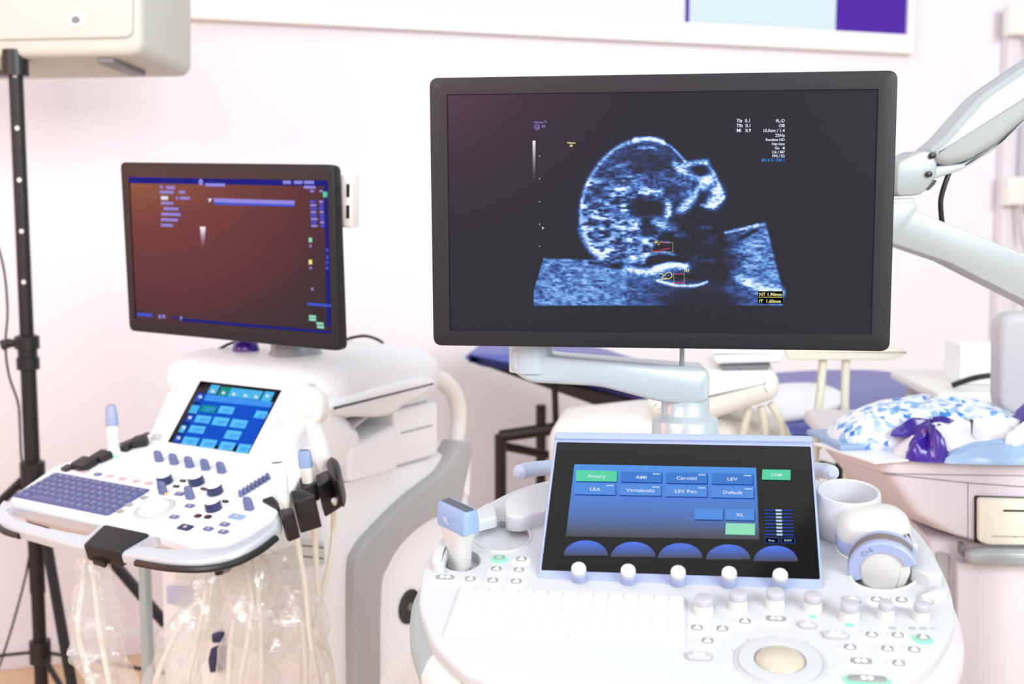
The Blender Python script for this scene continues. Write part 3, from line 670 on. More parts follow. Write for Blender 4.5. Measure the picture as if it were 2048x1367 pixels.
# ------------------------------------------------------------------ tilted touch panel
fo = TP.hits([(1110, 866), (1625, 874), (1648, 1194), (1072, 1176)])
TPO = MB().prism(TP, rnd(fo, [.003, .003, .006, .008]), -.016, 0, .002).build('touch_panel', 'periwinkle', A)
MB().prism(TP, rnd(TP.hits([(1118, 876), (1628, 886), (1652, 1180), (1085, 1160)]), .006), -.05, -.016, .006).build('back_housing', 'white_plastic', TPO)
MB().prism(TP, rnd(TP.hits([(1110, 866), (1625, 874), (1624.5, 886), (1109, 879)]), .5), 0, .003, .0012, b0=0).build('top_rail', 'periwinkle', TPO)
MB().prism(TP, rnd(TP.hits([(1114, 884), (1621, 893), (1640, 1158), (1082.5, 1139.5)]), .002), 0, .0006, .0003, b0=0).build('glass', 'panel_glass', TPO)
C7 = lambda pts: [(1080+a/3.4133, 870+b/3.4133) for a, b in pts]
def colmesh(name, quads, parent):                       # quads of (verts4, colours4) with a colour attribute
    vs = [q for Q in quads for q in Q[0]]; cs = [lin(c) for Q in quads for c in Q[1]]
    A_ = np.array(vs); org = A_.mean(0); me = bpy.data.meshes.new(name)
    me.from_pydata([tuple(q) for q in A_-org], [], [list(range(4*i, 4*i+4)) for i in range(len(quads))])
    at = me.color_attributes.new('col', 'FLOAT_COLOR', 'POINT')
    for i, c in enumerate(cs): at.data[i].color = c
    me.materials.append(M['px_picture']); return place(bpy.data.objects.new(name, me), parent, org)
w = .0009; quads = []
tl, tr, bl, br = [np.array(q, float) for q in C7([(235, 197), (1475, 221), (176, 690), (1497, 712)])]
stops = [(0, (34, 132, 220)), (.25, (30, 116, 214)), (.55, (34, 104, 190)), (.78, (44, 84, 150)), (.9, (40, 56, 92)), (1., (14, 18, 24))]
for (t0, c0_), (t1, c1_) in zip(stops, stops[1:]):
    pts = [tl+(bl-tl)*t0, tr+(br-tr)*t0, tr+(br-tr)*t1, tl+(bl-tl)*t1]
    quads.append(([TP.p(*TP.hit(*q, w), w) for q in pts], [c0_, c0_, c1_, c1_]))
for cx, yt, yb in ((312, 716, 822), (636, 726, 830), (958, 735, 838), (1284, 744, 848), (1608, 753, 860)):
    n = 16
    for i in range(n):
        def q(k, s_): a = math.pi*k/n; return (cx-152*math.cos(a), yb-(yb-yt)*math.sin(a)*s_)
        P4 = C7([q(i, 0), q(i, 1), q(i+1, 1), q(i+1, 0)])
        cc = lambda k: tuple(np.array((22, 26, 70))+(np.array((36, 104, 232))-np.array((22, 26, 70)))*math.sin(math.pi*k/n)**.8)
        quads.append(([TP.p(*TP.hit(*p_, w), w) for p_ in P4], [(20, 22, 44), cc(i), cc(i+1), (20, 22, 44)]))
colmesh('screen_picture', quads, TPO)
mb = MB(); mats = ['px_btn', 'px_green', 'px_white', 'px_ink', 'px_mint', 'px_line', 'px_label', 'px_btn2', 'px_black']
def ui(fr, x0, y0, x1, y1, dy, mi, conv, w, txt=None, tmi=2, hpx=6.5, sh=True):
    if sh: mb.quad(fr, conv([(x0, y0+5), (x1+4, y0+5+dy), (x1+4, y1+6+dy), (x0, y1+6)]), w-.0002, 3)
    mb.quad(fr, conv([(x0, y0), (x1, y0+dy), (x1-1, y1+dy), (x0-3, y1)]), w, mi)
    if txt:
        (px, py), = conv([((x0+x1)/2-2, (y0+y1)/2+dy/2+11)]); mb.ptext(fr, txt, px, py, hpx, w+.0003, tmi, 'CENTER', 1.15)
for (x0, y0, x1, y1, tx, mi) in ((247, 238, 526, 312, 'Artery', 1), (554, 247, 832, 318, 'AMI', 0), (862, 252, 1142, 325, 'Carotid', 0), (1174, 258, 1454, 331, 'LEV', 0),
                                 (238, 326, 516, 402, 'LEA', 7), (546, 336, 827, 408, 'Vertebralis', 7), (858, 342, 1142, 416, 'LEV Pen.', 7), (1172, 349, 1461, 424, 'Default', 7)):
    ui(TP, x0, y0, x1, y1, 5, mi, C7, .0013, tx, hpx=6.2)
    if mi != 1: mb.quad(TP, C7([(x1-62, y0+12), (x1-12, y0+13), (x1-12, y0+21), (x1-62, y0+20)]), .0016, 6)
ui(TP, 1058, 497, 1250, 573, 4, 7, C7, .0013); ui(TP, 1270, 502, 1464, 577, 4, 7, C7, .0013, 'XL', hpx=6); ui(TP, 1268, 598, 1468, 676, 5, 4, C7, .0013, sh=False); ui(TP, 1518, 232, 1711, 302, 4, 1, C7, .0013, 'CFM', hpx=5.5, sh=False)
for k in range(8):
    y = 512+k*23.6; x0, x1 = 1532+k*.5, 1722+k*1.4
    mb.quad(TP, C7([(x0, y-4), (x1, y-2), (x1, y+4), (x0, y+2)]), .0012, 5); xm = (x0+x1)/2+2
    mb.quad(TP, C7([(xm-20, y-7), (xm+20, y-6), (xm+20, y+7), (xm-20, y+6)]), .0015, 6)
for x0, tx in ((1537, 'Rec.'), (1648, 'EXIT')):
    mb.quad(TP, C7([(x0, 696), (x0+92, 699), (x0+92, 738), (x0, 735)]), .0010, 5); mb.quad(TP, C7([(x0+3, 699), (x0+89, 702), (x0+89, 735), (x0+3, 732)]), .0012, 8)
    (px, py), = C7([(x0+46, 723)]); mb.ptext(TP, tx, px, py, 3.6, .0014, 6, 'CENTER', 1.2)
mb.build('screen_graphics', mats, TPO, smooth=False)
for x, y in ((1159, 1158), (1257, 1162), (1356, 1165), (1457, 1167), (1558, 1171)): knob(TP, x, y, TPO, .0076, .0205, 'probe_white', 'periwinkle', 'panel_knob', lowf=.68, base=1.03)

# ------------------------------------------------------------------ column, arm and monitor
YM = 1.615
z_ = lambda py: P(1370, py, YM)[2]
CO = F(V(P(1370, 850, YM)[0], YM, 0), V(1, 0, 0), V(0, 1, 0))
MB().lathe(CO, [(.0432, z_(905)), (.0432, z_(840)), (.042, z_(836)), (.039, z_(833)), (.034, z_(830)), (.0315, z_(824)), (.0312, z_(795))], 40).build('arm_column', 'arm_silver', A)
MB().lathe(CO, [(.0437, z_(905)), (.0437, z_(866)), (.043, z_(864))], 40).build('column_ring', 'light_grey', A)
AR = plane(1370, 780, YM-.033, 3, 90)
MB().prism(AR, rnd(AR.hits([(1022, 690), (1022, 738), (1036, 752), (1062, 766), (1200, 773), (1325, 806), (1382, 808), (1419, 804), (1420, 748), (1410, 736), (1300, 728), (1115, 713), (1060, 705)]), .016), -.062, 0, .006).build('swing_arm', 'arm_silver', A)
q = P(1062, 720, YM); UP_ = F(V(q[0], q[1]-.0, 0), V(1, 0, 0), V(0, 1, 0))
MB().lathe(UP_, [(.0285, P(1062, 742, YM)[2]), (.0285, P(1062, 672, YM)[2]), (.02, P(1062, 668, YM)[2])], 32).build('arm_post', 'arm_silver', A)
MB().box(F(V(q[0], q[1], P(1062, 690, YM)[2]), V(1, 0, 0), V(0, 1, 0)), -.02, .2, -.02, .02, -.0, .04, .008).build('arm_head', 'silver_paint', A)
q2 = P(1364, 716, YM-.01)
MB().tube([q2+V(0, 0, -.012), q2+V(0, 0, .01), q2+V(0, 0, .04)], .0032, 8).build('stop_pin', 'silver_paint', A)
mo = MA.hits([(858.5, 155.5), (1796, 140.5), (1779.5, 702.3), (866.5, 690.5)]); MW = mo[1][0]; MH = -mo[3][1]
inn = MA.hits([(893.5, 189), (1757, 177.5), (1743, 668.5), (899.5, 661)])
out_ = rnd([(a, b) for a, b in mo], .0115, 6)
MON = MB().holed(MA, out_, [rnd(inn[::1], .002, 3)], -.014, 0, .0018, floors=[-.003]).build('monitor', 'bezel_black', A, sharp=30)
MB().prism(MA, inset(out_, -.0012), -.042, -.0142, .003, b0=.014).build('back_shell', 'white_satin', MON)
MB().prism(MA, [(a, b) for a, b in rnd(inset(inn, .0004 if area2(inn) > 0 else .0004), .002, 3)], -.0031, -.0026).build('screen', 'screen_black', MON)
v_ = MH*.5; MB().box(MA, .12, .30, -MH*.86, -MH*.45, -.085, -.041, .012).build('mount', 'silver_paint', MON)
# the scan on the screen
def ultrasound():
    X = np.arange(196, 1776, 4.5); Y = np.arange(222, 1288, 4.5); gx, gy = np.meshgrid(X, Y); I = np.zeros_like(gx)
    def noise(sx, sy, seed):
        r = np.random.default_rng(seed); nx, ny = int(1600/sx)+3, int(1100/sy)+3; g = r.random((ny, nx))
        fx = (gx-190)/sx; fy = (gy-215)/sy; ix = fx.astype(int); iy = fy.astype(int); tx = fx-ix; ty = fy-iy; tx = tx*tx*(3-2*tx); ty = ty*ty*(3-2*ty)
        return (g[iy, ix]*(1-tx)+g[iy, ix+1]*tx)*(1-ty)+(g[iy+1, ix]*(1-tx)+g[iy+1, ix+1]*tx)*ty
    n1 = noise(34, 13, 1); n2 = noise(16, 7, 2); n3 = noise(80, 34, 3); sp = .45*n1+.35*n2+.2*n3
    bl = lambda d, s: np.clip(.5-d/s, 0, 1)
    def poly(pts, soft=14):
        pts = np.array(pts, float); inside = np.zeros(gx.shape, bool); D = np.full(gx.shape, 1e9)
        for i in range(len(pts)):
            (x0, y0), (x1, y1) = pts[i-1], pts[i]
            c = (y0 > gy) != (y1 > gy); xi = (x1-x0)*(gy-y0)/((y1-y0) if y1 != y0 else 1e-9)+x0; inside ^= c & (gx < xi)
            L2 = (x1-x0)**2+(y1-y0)**2+1e-9; t = np.clip(((gx-x0)*(x1-x0)+(gy-y0)*(y1-y0))/L2, 0, 1); D = np.minimum(D, np.hypot(gx-x0-t*(x1-x0), gy-y0-t*(y1-y0)))
        return np.clip(.5+np.where(inside, D, -D)/soft, 0, 1)
    def stroke(pts, wd, br):
        pts = np.array(crom(pts, 6)); D = np.full(gx.shape, 1e9)
        for (x0, y0), (x1, y1) in zip(pts, pts[1:]):
            L2 = (x1-x0)**2+(y1-y0)**2+1e-9; t = np.clip(((gx-x0)*(x1-x0)+(gy-y0)*(y1-y0))/L2, 0, 1); D = np.minimum(D, np.hypot(gx-x0-t*(x1-x0), gy-y0-t*(y1-y0)))
        return br*np.exp(-(D/(wd*.5))**2)
    el = lambda cx, cy, rx, ry, k=1.: np.exp(-((((gx-cx)/rx)**2+((gy-cy)/ry)**2)**k))
    head = poly([(505, 760), (510, 620), (540, 520), (590, 430), (660, 350), (760, 275), (850, 243), (930, 240), (1000, 250), (1060, 285), (1110, 330), (1150, 375), (1200, 450), (1190, 560), (1080, 640), (1040, 760), (900, 1010), (700, 1010), (590, 960), (530, 860)], 24)
    I += head*(.07+.95*np.clip(sp-.30, 0, 1)*(.5+1.*np.clip((gy-340)/400, 0, 1)))
    I += head*1.2*np.clip(n3-.45, 0, 1)*np.clip(n1-.2, 0, 1)*2*np.clip((gy-420)/150, 0, 1)
    I *= 1-.92*el(905, 670, 105, 72, 3); I *= 1-.85*el(990, 660, 50, 60, 2); I *= 1-.8*el(925, 800, 65, 60, 2); I *= 1-.6*el(1060, 580, 60, 70, 2); I *= 1-.5*el(930, 390, 180, 60, 2); I *= 1-.55*el(650, 560, 70, 60, 2)
    sm = .55+.9*n2
    for pts, wd, br in (([(500, 760), (500, 690), (512, 610), (545, 510), (595, 425), (665, 345), (760, 278), (850, 246)], 26, .55), ([(505, 800), (530, 870), (570, 930), (630, 985)], 44, .6), ([(840, 247), (900, 240), (960, 244), (1010, 262)], 30, 1.), ([(860, 298), (920, 293), (970, 302)], 20, .45),
        ([(1010, 262), (1060, 290), (1110, 335), (1150, 380)], 18, .5), ([(1085, 390), (1105, 425), (1150, 450)], 36, .6), ([(1125, 415), (1200, 392), (1285, 384)], 36, .65), ([(1280, 388), (1330, 455), (1360, 530), (1388, 595)], 24, .5), ([(1190, 475), (1250, 490), (1310, 500)], 40, .55),
        ([(1300, 480), (1240, 555), (1185, 615), (1130, 680)], 64, .8), ([(1345, 560), (1350, 600), (1320, 640)], 76, 1.), ([(1250, 650), (1320, 662), (1385, 612)], 24, .6), ([(1100, 690), (1160, 670)], 34, .5), ([(1045, 650), (1050, 710)], 46, .62), ([(820, 750), (850, 770), (815, 800)], 44, .55),
        ([(960, 750), (1010, 785), (1100, 800)], 44, .55), ([(870, 572), (920, 578)], 20, .85), ([(730, 555), (850, 540), (1000, 580)], 40, .35), ([(690, 430), (790, 390)], 30, .25), ([(1090, 840), (1170, 850)], 24, .45), ([(1255, 792), (1310, 795)], 20, .6)):
        I += stroke(pts, wd, br)*sm
    I *= 1-.75*el(1252, 600, 28, 46, 2); I *= 1-.6*el(1260, 450, 34, 24, 2)
    lt = poly([(270, 978), (640, 996), (720, 1045), (860, 1062), (1000, 1040), (1190, 1020), (1260, 1110), (1450, 1120), (1450, 1288), (205, 1288), (205, 1190)], 14)
    fall = np.clip(1-(gx-650)/800, .25, 1)*np.clip(1-np.clip((gx-900)/200, 0, 1)*np.clip((gy-1120)/130, 0, .85), .12, 1)
    I = I*(1-lt*.8)+lt*fall*(.16+.95*np.clip(sp-.2, 0, 1))
    I = I*(1-.9*poly([(1090, 690), (1330, 690), (1340, 800), (1390, 830), (1380, 1120), (1240, 1110), (1150, 1000), (1000, 900), (1090, 860)], 110)*(1-.45*n3))
    rt = poly([(1340, 860), (1420, 806), (1510, 795), (1600, 770), (1650, 758), (1757, 1180), (1757, 1288), (1340, 1288), (1340, 1050)], 18)
    rt = rt*np.clip((gx-1385+60*(n3-.5))/150, 0, 1)**.8; sh = np.clip((gy-1130-40*(n3-.5))/90, 0, 1)*np.clip(1-(gx-1400)/420, 0, 1); I = I*(1-rt)+rt*(.16+1.0*np.clip(sp-.2, 0, 1))*(1-.8*sh)
    for pts, wd, br in (([(785, 1040), (860, 1062), (960, 1060), (1060, 1030), (1150, 1030)], 46, .8), ([(980, 1122), (1100, 1150), (1210, 1152), (1285, 1130)], 18, .85), ([(960, 1040), (1040, 1020), (1150, 1028)], 26, .6), ([(1490, 1110), (1600, 1165), (1755, 1195)], 54, .55), ([(1400, 822), (1500, 800), (1600, 775)], 18, .6), ([(1480, 870), (1600, 800)], 24, -.3), ([(930, 960), (1010, 945), (1080, 960)], 24, .45), ([(1000, 880), (1050, 885)], 14, .5), ([(800, 960), (880, 1000)], 40, .35), ([(560, 1010), (640, 1020), (700, 1045)], 24, -.35), ([(940, 1000), (1050, 985), (1150, 1000)], 28, -.35), ([(1080, 1100), (1200, 1095)], 30, -.35)):
        I += stroke(pts, wd, br)*sm
    I += .30*poly([(1050, 690), (1330, 680), (1370, 830), (1360, 1100), (1150, 1060), (1000, 900)], 80)*np.clip(sp-.42, 0, 1)*(.4+1.2*n3)
    I *= np.clip((1280-gy)/8, 0, 1)*np.clip((gx-206)/6, 0, 1)
    cutL = (gx-205)*(978-1190)-(gy-1190)*(270-205); I *= np.where((gy > 975) & (gx < 300), np.clip(cutL*-1/1500+.0, 0, 1) if False else np.where((gx-205)/(65)+(gy-1190)/212 > 0, 1, 0), 1)
    I = np.clip(I, 0, 1)**.95
    cs = np.array([(0, 0, 0), (14, 22, 50), (44, 78, 150), (96, 152, 222), (184, 216, 250), (236, 244, 255)], float); st = np.array([0, .08, .3, .55, .82, 1.])
    col = np.stack([np.interp(I, st, cs[:, k]) for k in range(3)], -1)/255.
    col = np.where(col <= .04045, col/12.92, ((col+.055)/1.055)**2.4)
    return gx, gy, I, col
gx, gy, I, col = ultrasound(); w = -.0022
h_, w__ = gx.shape; D_ = [MA.p(*MA.hit(1000+a/3.1063, 200+b/3.1063, w), w) for a, b in zip(gx.ravel(), gy.ravel())]
keep = np.zeros((h_-1, w__-1), bool); mx = np.maximum.reduce([I[:-1, :-1], I[1:, :-1], I[:-1, 1:], I[1:, 1:]]); keep = mx > .004
idx = np.arange(h_*w__).reshape(h_, w__); fs = [[int(idx[i, j]), int(idx[i, j+1]), int(idx[i+1, j+1]), int(idx[i+1, j])] for i, j in zip(*np.where(keep))]
A_ = np.array(D_); org = A_.mean(0); me = bpy.data.meshes.new('scan_picture'); me.from_pydata([tuple(q) for q in A_-org], [], fs)
at = me.color_attributes.new('col', 'FLOAT_COLOR', 'POINT'); at.data.foreach_set('color', np.concatenate([col.reshape(-1, 3), np.ones((h_*w__, 1))], 1).astype(np.float32).ravel())
me.materials.append(M['px_picture']); place(bpy.data.objects.new('scan_picture', me), MON, org)
mb = MB(); w = -.0020; mats = ['px_white', 'px_sky', 'px_yellow', 'px_red', 'px_black', 'px_lilac', 'px_dim']
for tx, y in (('TIs  0.1', 244.5), ('TIb  0.1', 254.3), ('MI   0.9', 264)): mb.ptext(MA, tx, 1472.8, y, 6.6, w, 0, 'LEFT', 1.0, .022)
for tx, y, m in (('9L-D', 244.3, 0), ('OB', 253.8, 0), ('10.0cm / 1.4', 263.6, 0), ('25Hz', 273.4, 0), ('Routine HD', 281.6, 0), ('Har-low', 290, 0), ('Gn  -8', 298.2, 0), ('C6 / M7', 306.4, 0), ('FF0 / E2', 314.4, 0), ('SRI II 3 / CRI 1', 322.6, 1)):
    mb.ptext(MA, tx, 1569.6, y, 6.2 if y < 276 else 5.4, w, m, 'RIGHT', 1.0, .022)
mb.build('parameter_text', mats, MON, smooth=False); mb = MB()
mb.ptext(MA, 'Voluson\u2122', 1067.2, 246.5, 4.6, w, 5, 'LEFT', .95); mb.ptext(MA, 'E8', 1083.5, 255, 5, w, 5)
def ringp(fr, cx, cy, r0, r1, w, mi, n=24):
    a = [fr.p(*fr.hit(cx+r0*math.cos(2*math.pi*k/n), cy+r0*math.sin(2*math.pi*k/n), w), w) for k in range(n)]; b = [fr.p(*fr.hit(cx+r1*math.cos(2*math.pi*k/n), cy+r1*math.sin(2*math.pi*k/n), w), w) for k in range(n)]
    mb.add(a+b, [[k, (k+1) % n, n+(k+1) % n, n+k] for k in range(n)], mi)
ringp(MA, 1074, 254, 4.6, 5.8, w, 5); mb.ptext(MA, 'GE', 1070.6, 256.6, 4.6, w, 5, 'LEFT', .9)
mb.ptext(MA, 'Voluson', 1142.5, 287, 3.6, w, 2, 'CENTER', 1, .03); mb.ptext(MA, 'E8', 1142.5, 293.2, 4, w, 2, 'CENTER', 1, .03)
mb.build('maker_mark', mats, MON, smooth=False); mb = MB()
for y in (312, 357, 403, 448, 492): mb.plate(MA, MA.hits(ell(1079.2, y, 1.1, 1.1, 8), w), w, 0)
mb.quad(MA, [(1084.5, 452.5), (1088, 456), (1084.5, 459)], w, 0)
mb.build('depth_ticks', mats, MON, smooth=False); mb = MB()
def dots(x0, y0, x1, y1, st=2.6):
    n = int((x1-x0)/st); m_ = int((y1-y0)/st)
    for k in range(n+1):
        for y in (y0, y1): mb.quad(MA, [(x0+k*st, y), (x0+k*st+1.1, y), (x0+k*st+1.1, y+1), (x0+k*st, y+1)], w, 2)
    for k in range(m_+1):
        for x in (x0, x1): mb.quad(MA, [(x, y0+k*st), (x+1, y0+k*st), (x+1, y0+k*st+1.1), (x, y0+k*st+1.1)], w, 2)
dots(1303, 484, 1345, 503); dots(1347, 547, 1368, 573)
def line(pts, wd, mi):
    for (x0, y0), (x1, y1) in zip(pts, pts[1:]):
        L = math.hypot(x1-x0, y1-y0)+1e-9; nx, ny = -(y1-y0)/L*wd/2, (x1-x0)/L*wd/2
        mb.quad(MA, [(x0+nx, y0+ny), (x1+nx, y1+ny), (x1-nx, y1-ny), (x0-nx, y0-ny)], w+.0001, mi)
line([(1305, 501.5), (1318, 502), (1329, 497.5), (1341, 496.5)], 1.5, 3); line([(1317, 486.5), (1327, 483.5), (1338, 484)], 1.4, 3); line([(1350, 548), (1366, 547)], 1.5, 3); line([(1348, 565.2), (1368, 565)], 1.5, 3)
line([(1319, 488), (1316, 489.5)], 1.2, 2)
mb.ptext(MA, 'IT', 1309.5, 487, 5.5, w+.0002, 2, 'LEFT', 1, .02); mb.ptext(MA, 'NT', 1368.5, 543.5, 5.5, w+.0002, 2, 'LEFT', 1, .02)
line([(1318, 546.5), (1325, 547), (1328, 551), (1334, 545), (1340, 543.8), (1344, 548), (1343.5, 554), (1338, 557), (1330, 557.5), (1318, 558.5)], 1.3, 2); line([(1328, 551), (1323, 555), (1333, 556)], 1, 2)
mb.build('measuring_marks', mats, MON, smooth=False); mb = MB()
mb.quad(MA, [(1516, 582), (1565.8, 582), (1565.8, 607), (1516, 607)], w+.0002, 4); mb.quad(MA, [(1517, 593.6), (1565, 593.8), (1565, 594.6), (1517, 594.4)], w+.0004, 2)
mb.ptext(MA, 'NT 1.90mm', 1518, 591.4, 6.6, w+.0004, 2, 'LEFT', .98, .02); mb.ptext(MA, 'IT  1.60mm', 1518, 605, 6.6, w+.0004, 2, 'LEFT', .98, .02)
mb.build('result_box', mats, MON, smooth=False)
gq = []
for k in range(8):
    c0_, c1_ = [tuple(np.array((235, 236, 245))*(1-t_)+np.array((8, 8, 14))*t_) for t_ in (k/8, (k+1)/8)]
    y0, y1 = 281+k*10.2, 281+(k+1)*10.2
    gq.append(([MA.p(*MA.hit(*q, w), w) for q in ((1065.2, y0), (1071, y0), (1071, y1), (1065.2, y1))], [c0_, c0_, c1_, c1_]))
colmesh('grey_scale_bar', gq, MON)
# rear grab bar
MB().tube(crom([P(1034, 946, 1.50), P(1060, 939, 1.52), P(1110, 934, 1.55), P(1240, 930, 1.60), P(1500, 934, 1.58), P(1600, 938, 1.54), P(1650, 941, 1.50), P(1664, 946, 1.47)], 4), [.004]+[.0095]*27+[.004], 14).build('rear_handle', 'rail_lilac', A)

# ------------------------------------------------------------------ probes in its holders
def tx_on(mb_, *a, **k): return mb_
hx, hy = DA.hit(918, 1128, -.008); o0 = DA.p(hx, hy, -.010)
a50 = math.radians(48); LP = F(o0, V(math.cos(a50), -math.sin(a50), -.12), V(math.sin(a50), math.cos(a50), .12))
t = thing('ultrasound_probe', 'linear probe with pale blue head marked 9L at the left of the big console', 'ultrasound probe', o0)
def lp_loops(L): return [[LP.p(u, v, z) for u, v in rrect(0, 0, w_, d_, min(w_, d_)*.42, 5)] for w_, d_, z in L]
MB().loft(lp_loops([(.026, .020, .0), (.0275, .021, .012), (.029, .0215, .024), (.034, .022, .034), (.043, .0215, .0435)])).build('body', 'probe_white', t)
MB().loft([[LP.p(u, v, z) for u, v in rrect(0, 0, w_, d_, .004, 4)] for w_, d_, z in ((.0425, .021, .043), (.0465, .0215, .0445), (.0475, .020, .056), (.0465, .018, .066), (.0445, .0155, .0685))]).build('head', 'pale_blue', t)
MB().prism(LP, rrect(0, 0, .041, .0105, .001, 3), .068, .0695, .0006).build('lens', 'lens_grey', t)
fr9 = F(LP.p(-.006, -.0108, .050), LP.x, LP.z*1.0-LP.y*.0); mb = MB(); mb.text(fr9, '9L', -.004, 0, .0095, .0006); mb.build('lettering', 'white_satin', t)

hx, hy = DA.hit(1744, 1098); P1 = DA.at(hx, hy, -.010).turn(6)
t = thing('ultrasound_probe', 'chunky domed white probe with blue underside next to the white cup', 'ultrasound probe', P1.o)
def eloop(fr, rx, ry, z, k=2.6, n=36): return [fr.p(rx*math.copysign(abs(math.cos(2*math.pi*i/n))**(2/k), math.cos(2*math.pi*i/n)), ry*math.copysign(abs(math.sin(2*math.pi*i/n))**(2/k), math.sin(2*math.pi*i/n)), z) for i in range(n)]
MB().loft([eloop(P1, a, b, z) for a, b, z in ((.024, .017, .0), (.031, .023, .006), (.0365, .027, .014), (.0375, .028, .024), (.037, .0275, .027))]).build('head', 'periwinkle', t)
MB().loft([eloop(P1, a, b, z) for a, b, z in ((.0368, .0272, .0268), (.0372, .0276, .030), (.0362, .0268, .040), (.033, .024, .048), (.026, .019, .0535), (.014, .010, .0563), (.0005, .0005, .057))], cap1=False).build('cover', 'probe_white', t)

P2 = plane(1767, 1131, 1.205, 18, 106).turn(22)
t = thing('ultrasound_probe', 'curved probe with grey arc lens and blue rim before the domed probe', 'ultrasound probe', P2.p(.0, -.03, 0))
R0, R1 = .0255, .0335
bod = [(R0*math.cos(math.radians(a)), R0*math.sin(math.radians(a))) for a in range(-5, 186, 8)]
bod = bod+[(-.024, -.011), (-.016, -.019), (-.0095, -.026), (-.0085, -.040), (.0125, -.040), (.0125, -.026), (.0165, -.019), (.0235, -.011)]
MB().prism(P2, rnd(bod, .003, 2), -.0105, .0105, .005).build('body', 'probe_white', t)
def arcband(r0, r1, a0, a1, wd, n=24):
    L = []
    for k in range(n+1):
        a = math.radians(a0+(a1-a0)*k/n); c, s_ = math.cos(a), math.sin(a)
        L.append([P2.p(r*c, r*s_, w_) for r, w_ in ((r0, -wd), (r1-.0015, -wd), (r1, -wd+.0015), (r1, wd-.0015), (r1-.0015, wd), (r0, wd))])
    return MB().loft(L)
arcband(R0-.003, R1, 0, 182, .0128).build('rim', 'periwinkle', t)
arcband(R1-.001, R1+.0006, 16, 172, .0066).build('lens', 'lens_brown', t)
fr9 = P2.at(.0, .0, .0129).turn(14); mb = MB(); mb.text(fr9, 'C1-5', -.006, R0-.0005, .0062, .0002); mb.build('lettering', 'lens_grey', t)
# clear bag under the console's left side
def sleeve(name, pts, rads, seed, label, n=14, parent=None):
    r = np.random.default_rng(seed); pts = crom(pts, 9); N = len(pts); n = 26; rr = np.interp(np.linspace(0, 1, N), np.linspace(0, 1, len(rads)), rads); loops = []
    ph = r.uniform(0, 6.28, 6); fa = r.integers(1, 7, 6); fz = r.uniform(.15, .9, 6)
    for i in range(N):
        T = unit(pts[min(i+1, N-1)]-pts[max(i-1, 0)]); a = unit(np.cross(T, V(0, 1, .2))); b = np.cross(T, a)
        def q(k): return 1+.11*sum(math.sin(fa[j]*2*math.pi*k/n+fz[j]*i+ph[j]) for j in range(6))/1.4
        loops.append([pts[i]+(a*math.cos(2*math.pi*k/n)+b*.55*math.sin(2*math.pi*k/n))*rr[i]*q(k) for k in range(n)])
    o = MB().loft(loops, cap0=False, cap1=True).build(name, 'clear_plastic', sharp=25); tag(o, label, 'plastic bag'); return o
sleeve('plastic_sleeve', [DA.p(.0, -.10, -.068)+V(.01, .06, 0), P(842, 1350, 1.24), P(835, 1400, 1.24), P(840, 1500, 1.24)], [.012, .03, .04, .03], 4, 'clear plastic bag hanging under the left corner of the big console')

# ================================================================== the second ultrasound machine (left, further back)
YB = 33.0
OB = V(-.80, 2.155, 0); BX, BG_ = axes(YB, 0)
def lb(x, y, z): return OB+BX*x+BG_*y+V(0, 0, 1)*z
LBF = F(OB, BX, BG_)
DB = plane(111, 947, 2.155, YB, 16)
TSB = plane(401, 761.5, 2.288, YB, 52)
SB = F(lb(.40, 0, 0), BG_, V(0, 0, 1))
FRB = F(lb(0, .25, 0), BX, V(0, 0, 1))
MOB = F(P(240, 324, 2.357), V(.879, -.476, -.024), V(.023, -.006, 1.))
B = thing('ultrasound_machine', 'white ultrasound machine on the left with blue touch screen and bagged probe cables', 'ultrasound machine', lb(.18, .45, 0))
# lower cart
def lbl(x0, x1, y0, y1, z, r): return [lb(u, v, z) for u, v in rrect((x0+x1)/2, (y0+y1)/2, x1-x0, y1-y0, r, 5)]
MB().loft([lbl(-.055, .40, .25, .72, z, .05) for z in (.10, .12, .6, .885)]+[lbl(-.05, .395, .255, .71, .905, .05), lbl(-.03, .375, .275, .69, .912, .04)]).build('cart_body', 'white_plastic', B)
MB().loft([lbl(-.03, .38, .2, .78, z, .06) for z in (.05, .09)]+[lbl(-.01, .36, .22, .76, .105, .06)]).build('base', 'grey_plastic', B)
for sx in (.0, .35):
    for sy in (.24, .72):
        f_ = F(lb(sx, sy, .035), BG_, V(0, 0, 1)); MB().prism(f_, ell(0, 0, .034, .034, 20), -.014, .014, .005).build('caster', 'mid_grey', B)
g0 = FRB.hit(290, 1140)[0]
MB().box(FRB, g0, g0+.022, .12, .86, 0, .02, .006).build('front_post', 'grey_green', B)
MB().box(FRB, .02, .35, .58, .80, 0, .006, .003).build('front_door', 'pale_green', B)
MB().prism(FRB, rnd(FRB.hits([(340, 1168), (392, 1172), (390, 1210), (340, 1204)]), .004), .006, .009, .001).build('front_label', 'rail_lilac', B)
MB().prism(FRB, FRB.hits([(520, 1068), (650, 1084), (652, 1128), (530, 1126)]), .0, .004, .001).build('vent_panel', 'pale_green', B)
for k in range(2):
    MB().prism(FRB, FRB.hits([(522, 1080+k*22), (648, 1093+k*22), (648, 1096+k*22), (522, 1083+k*22)], .004), .0035, .0048).build('vent_slot', 'mid_grey', B)
for pts in ([(437, 1260), (456, 1260), (457, 1280), (438, 1280)], [(436, 1288), (457, 1288), (455, 1336), (434, 1340), (430, 1312)], [(545, 1280), (562, 1290), (556, 1296), (546, 1292)]):
    MB().prism(FRB, FRB.hits(rnd(pts, 5)), 0, .02, .004).build('connector_lever', 'navy', B)
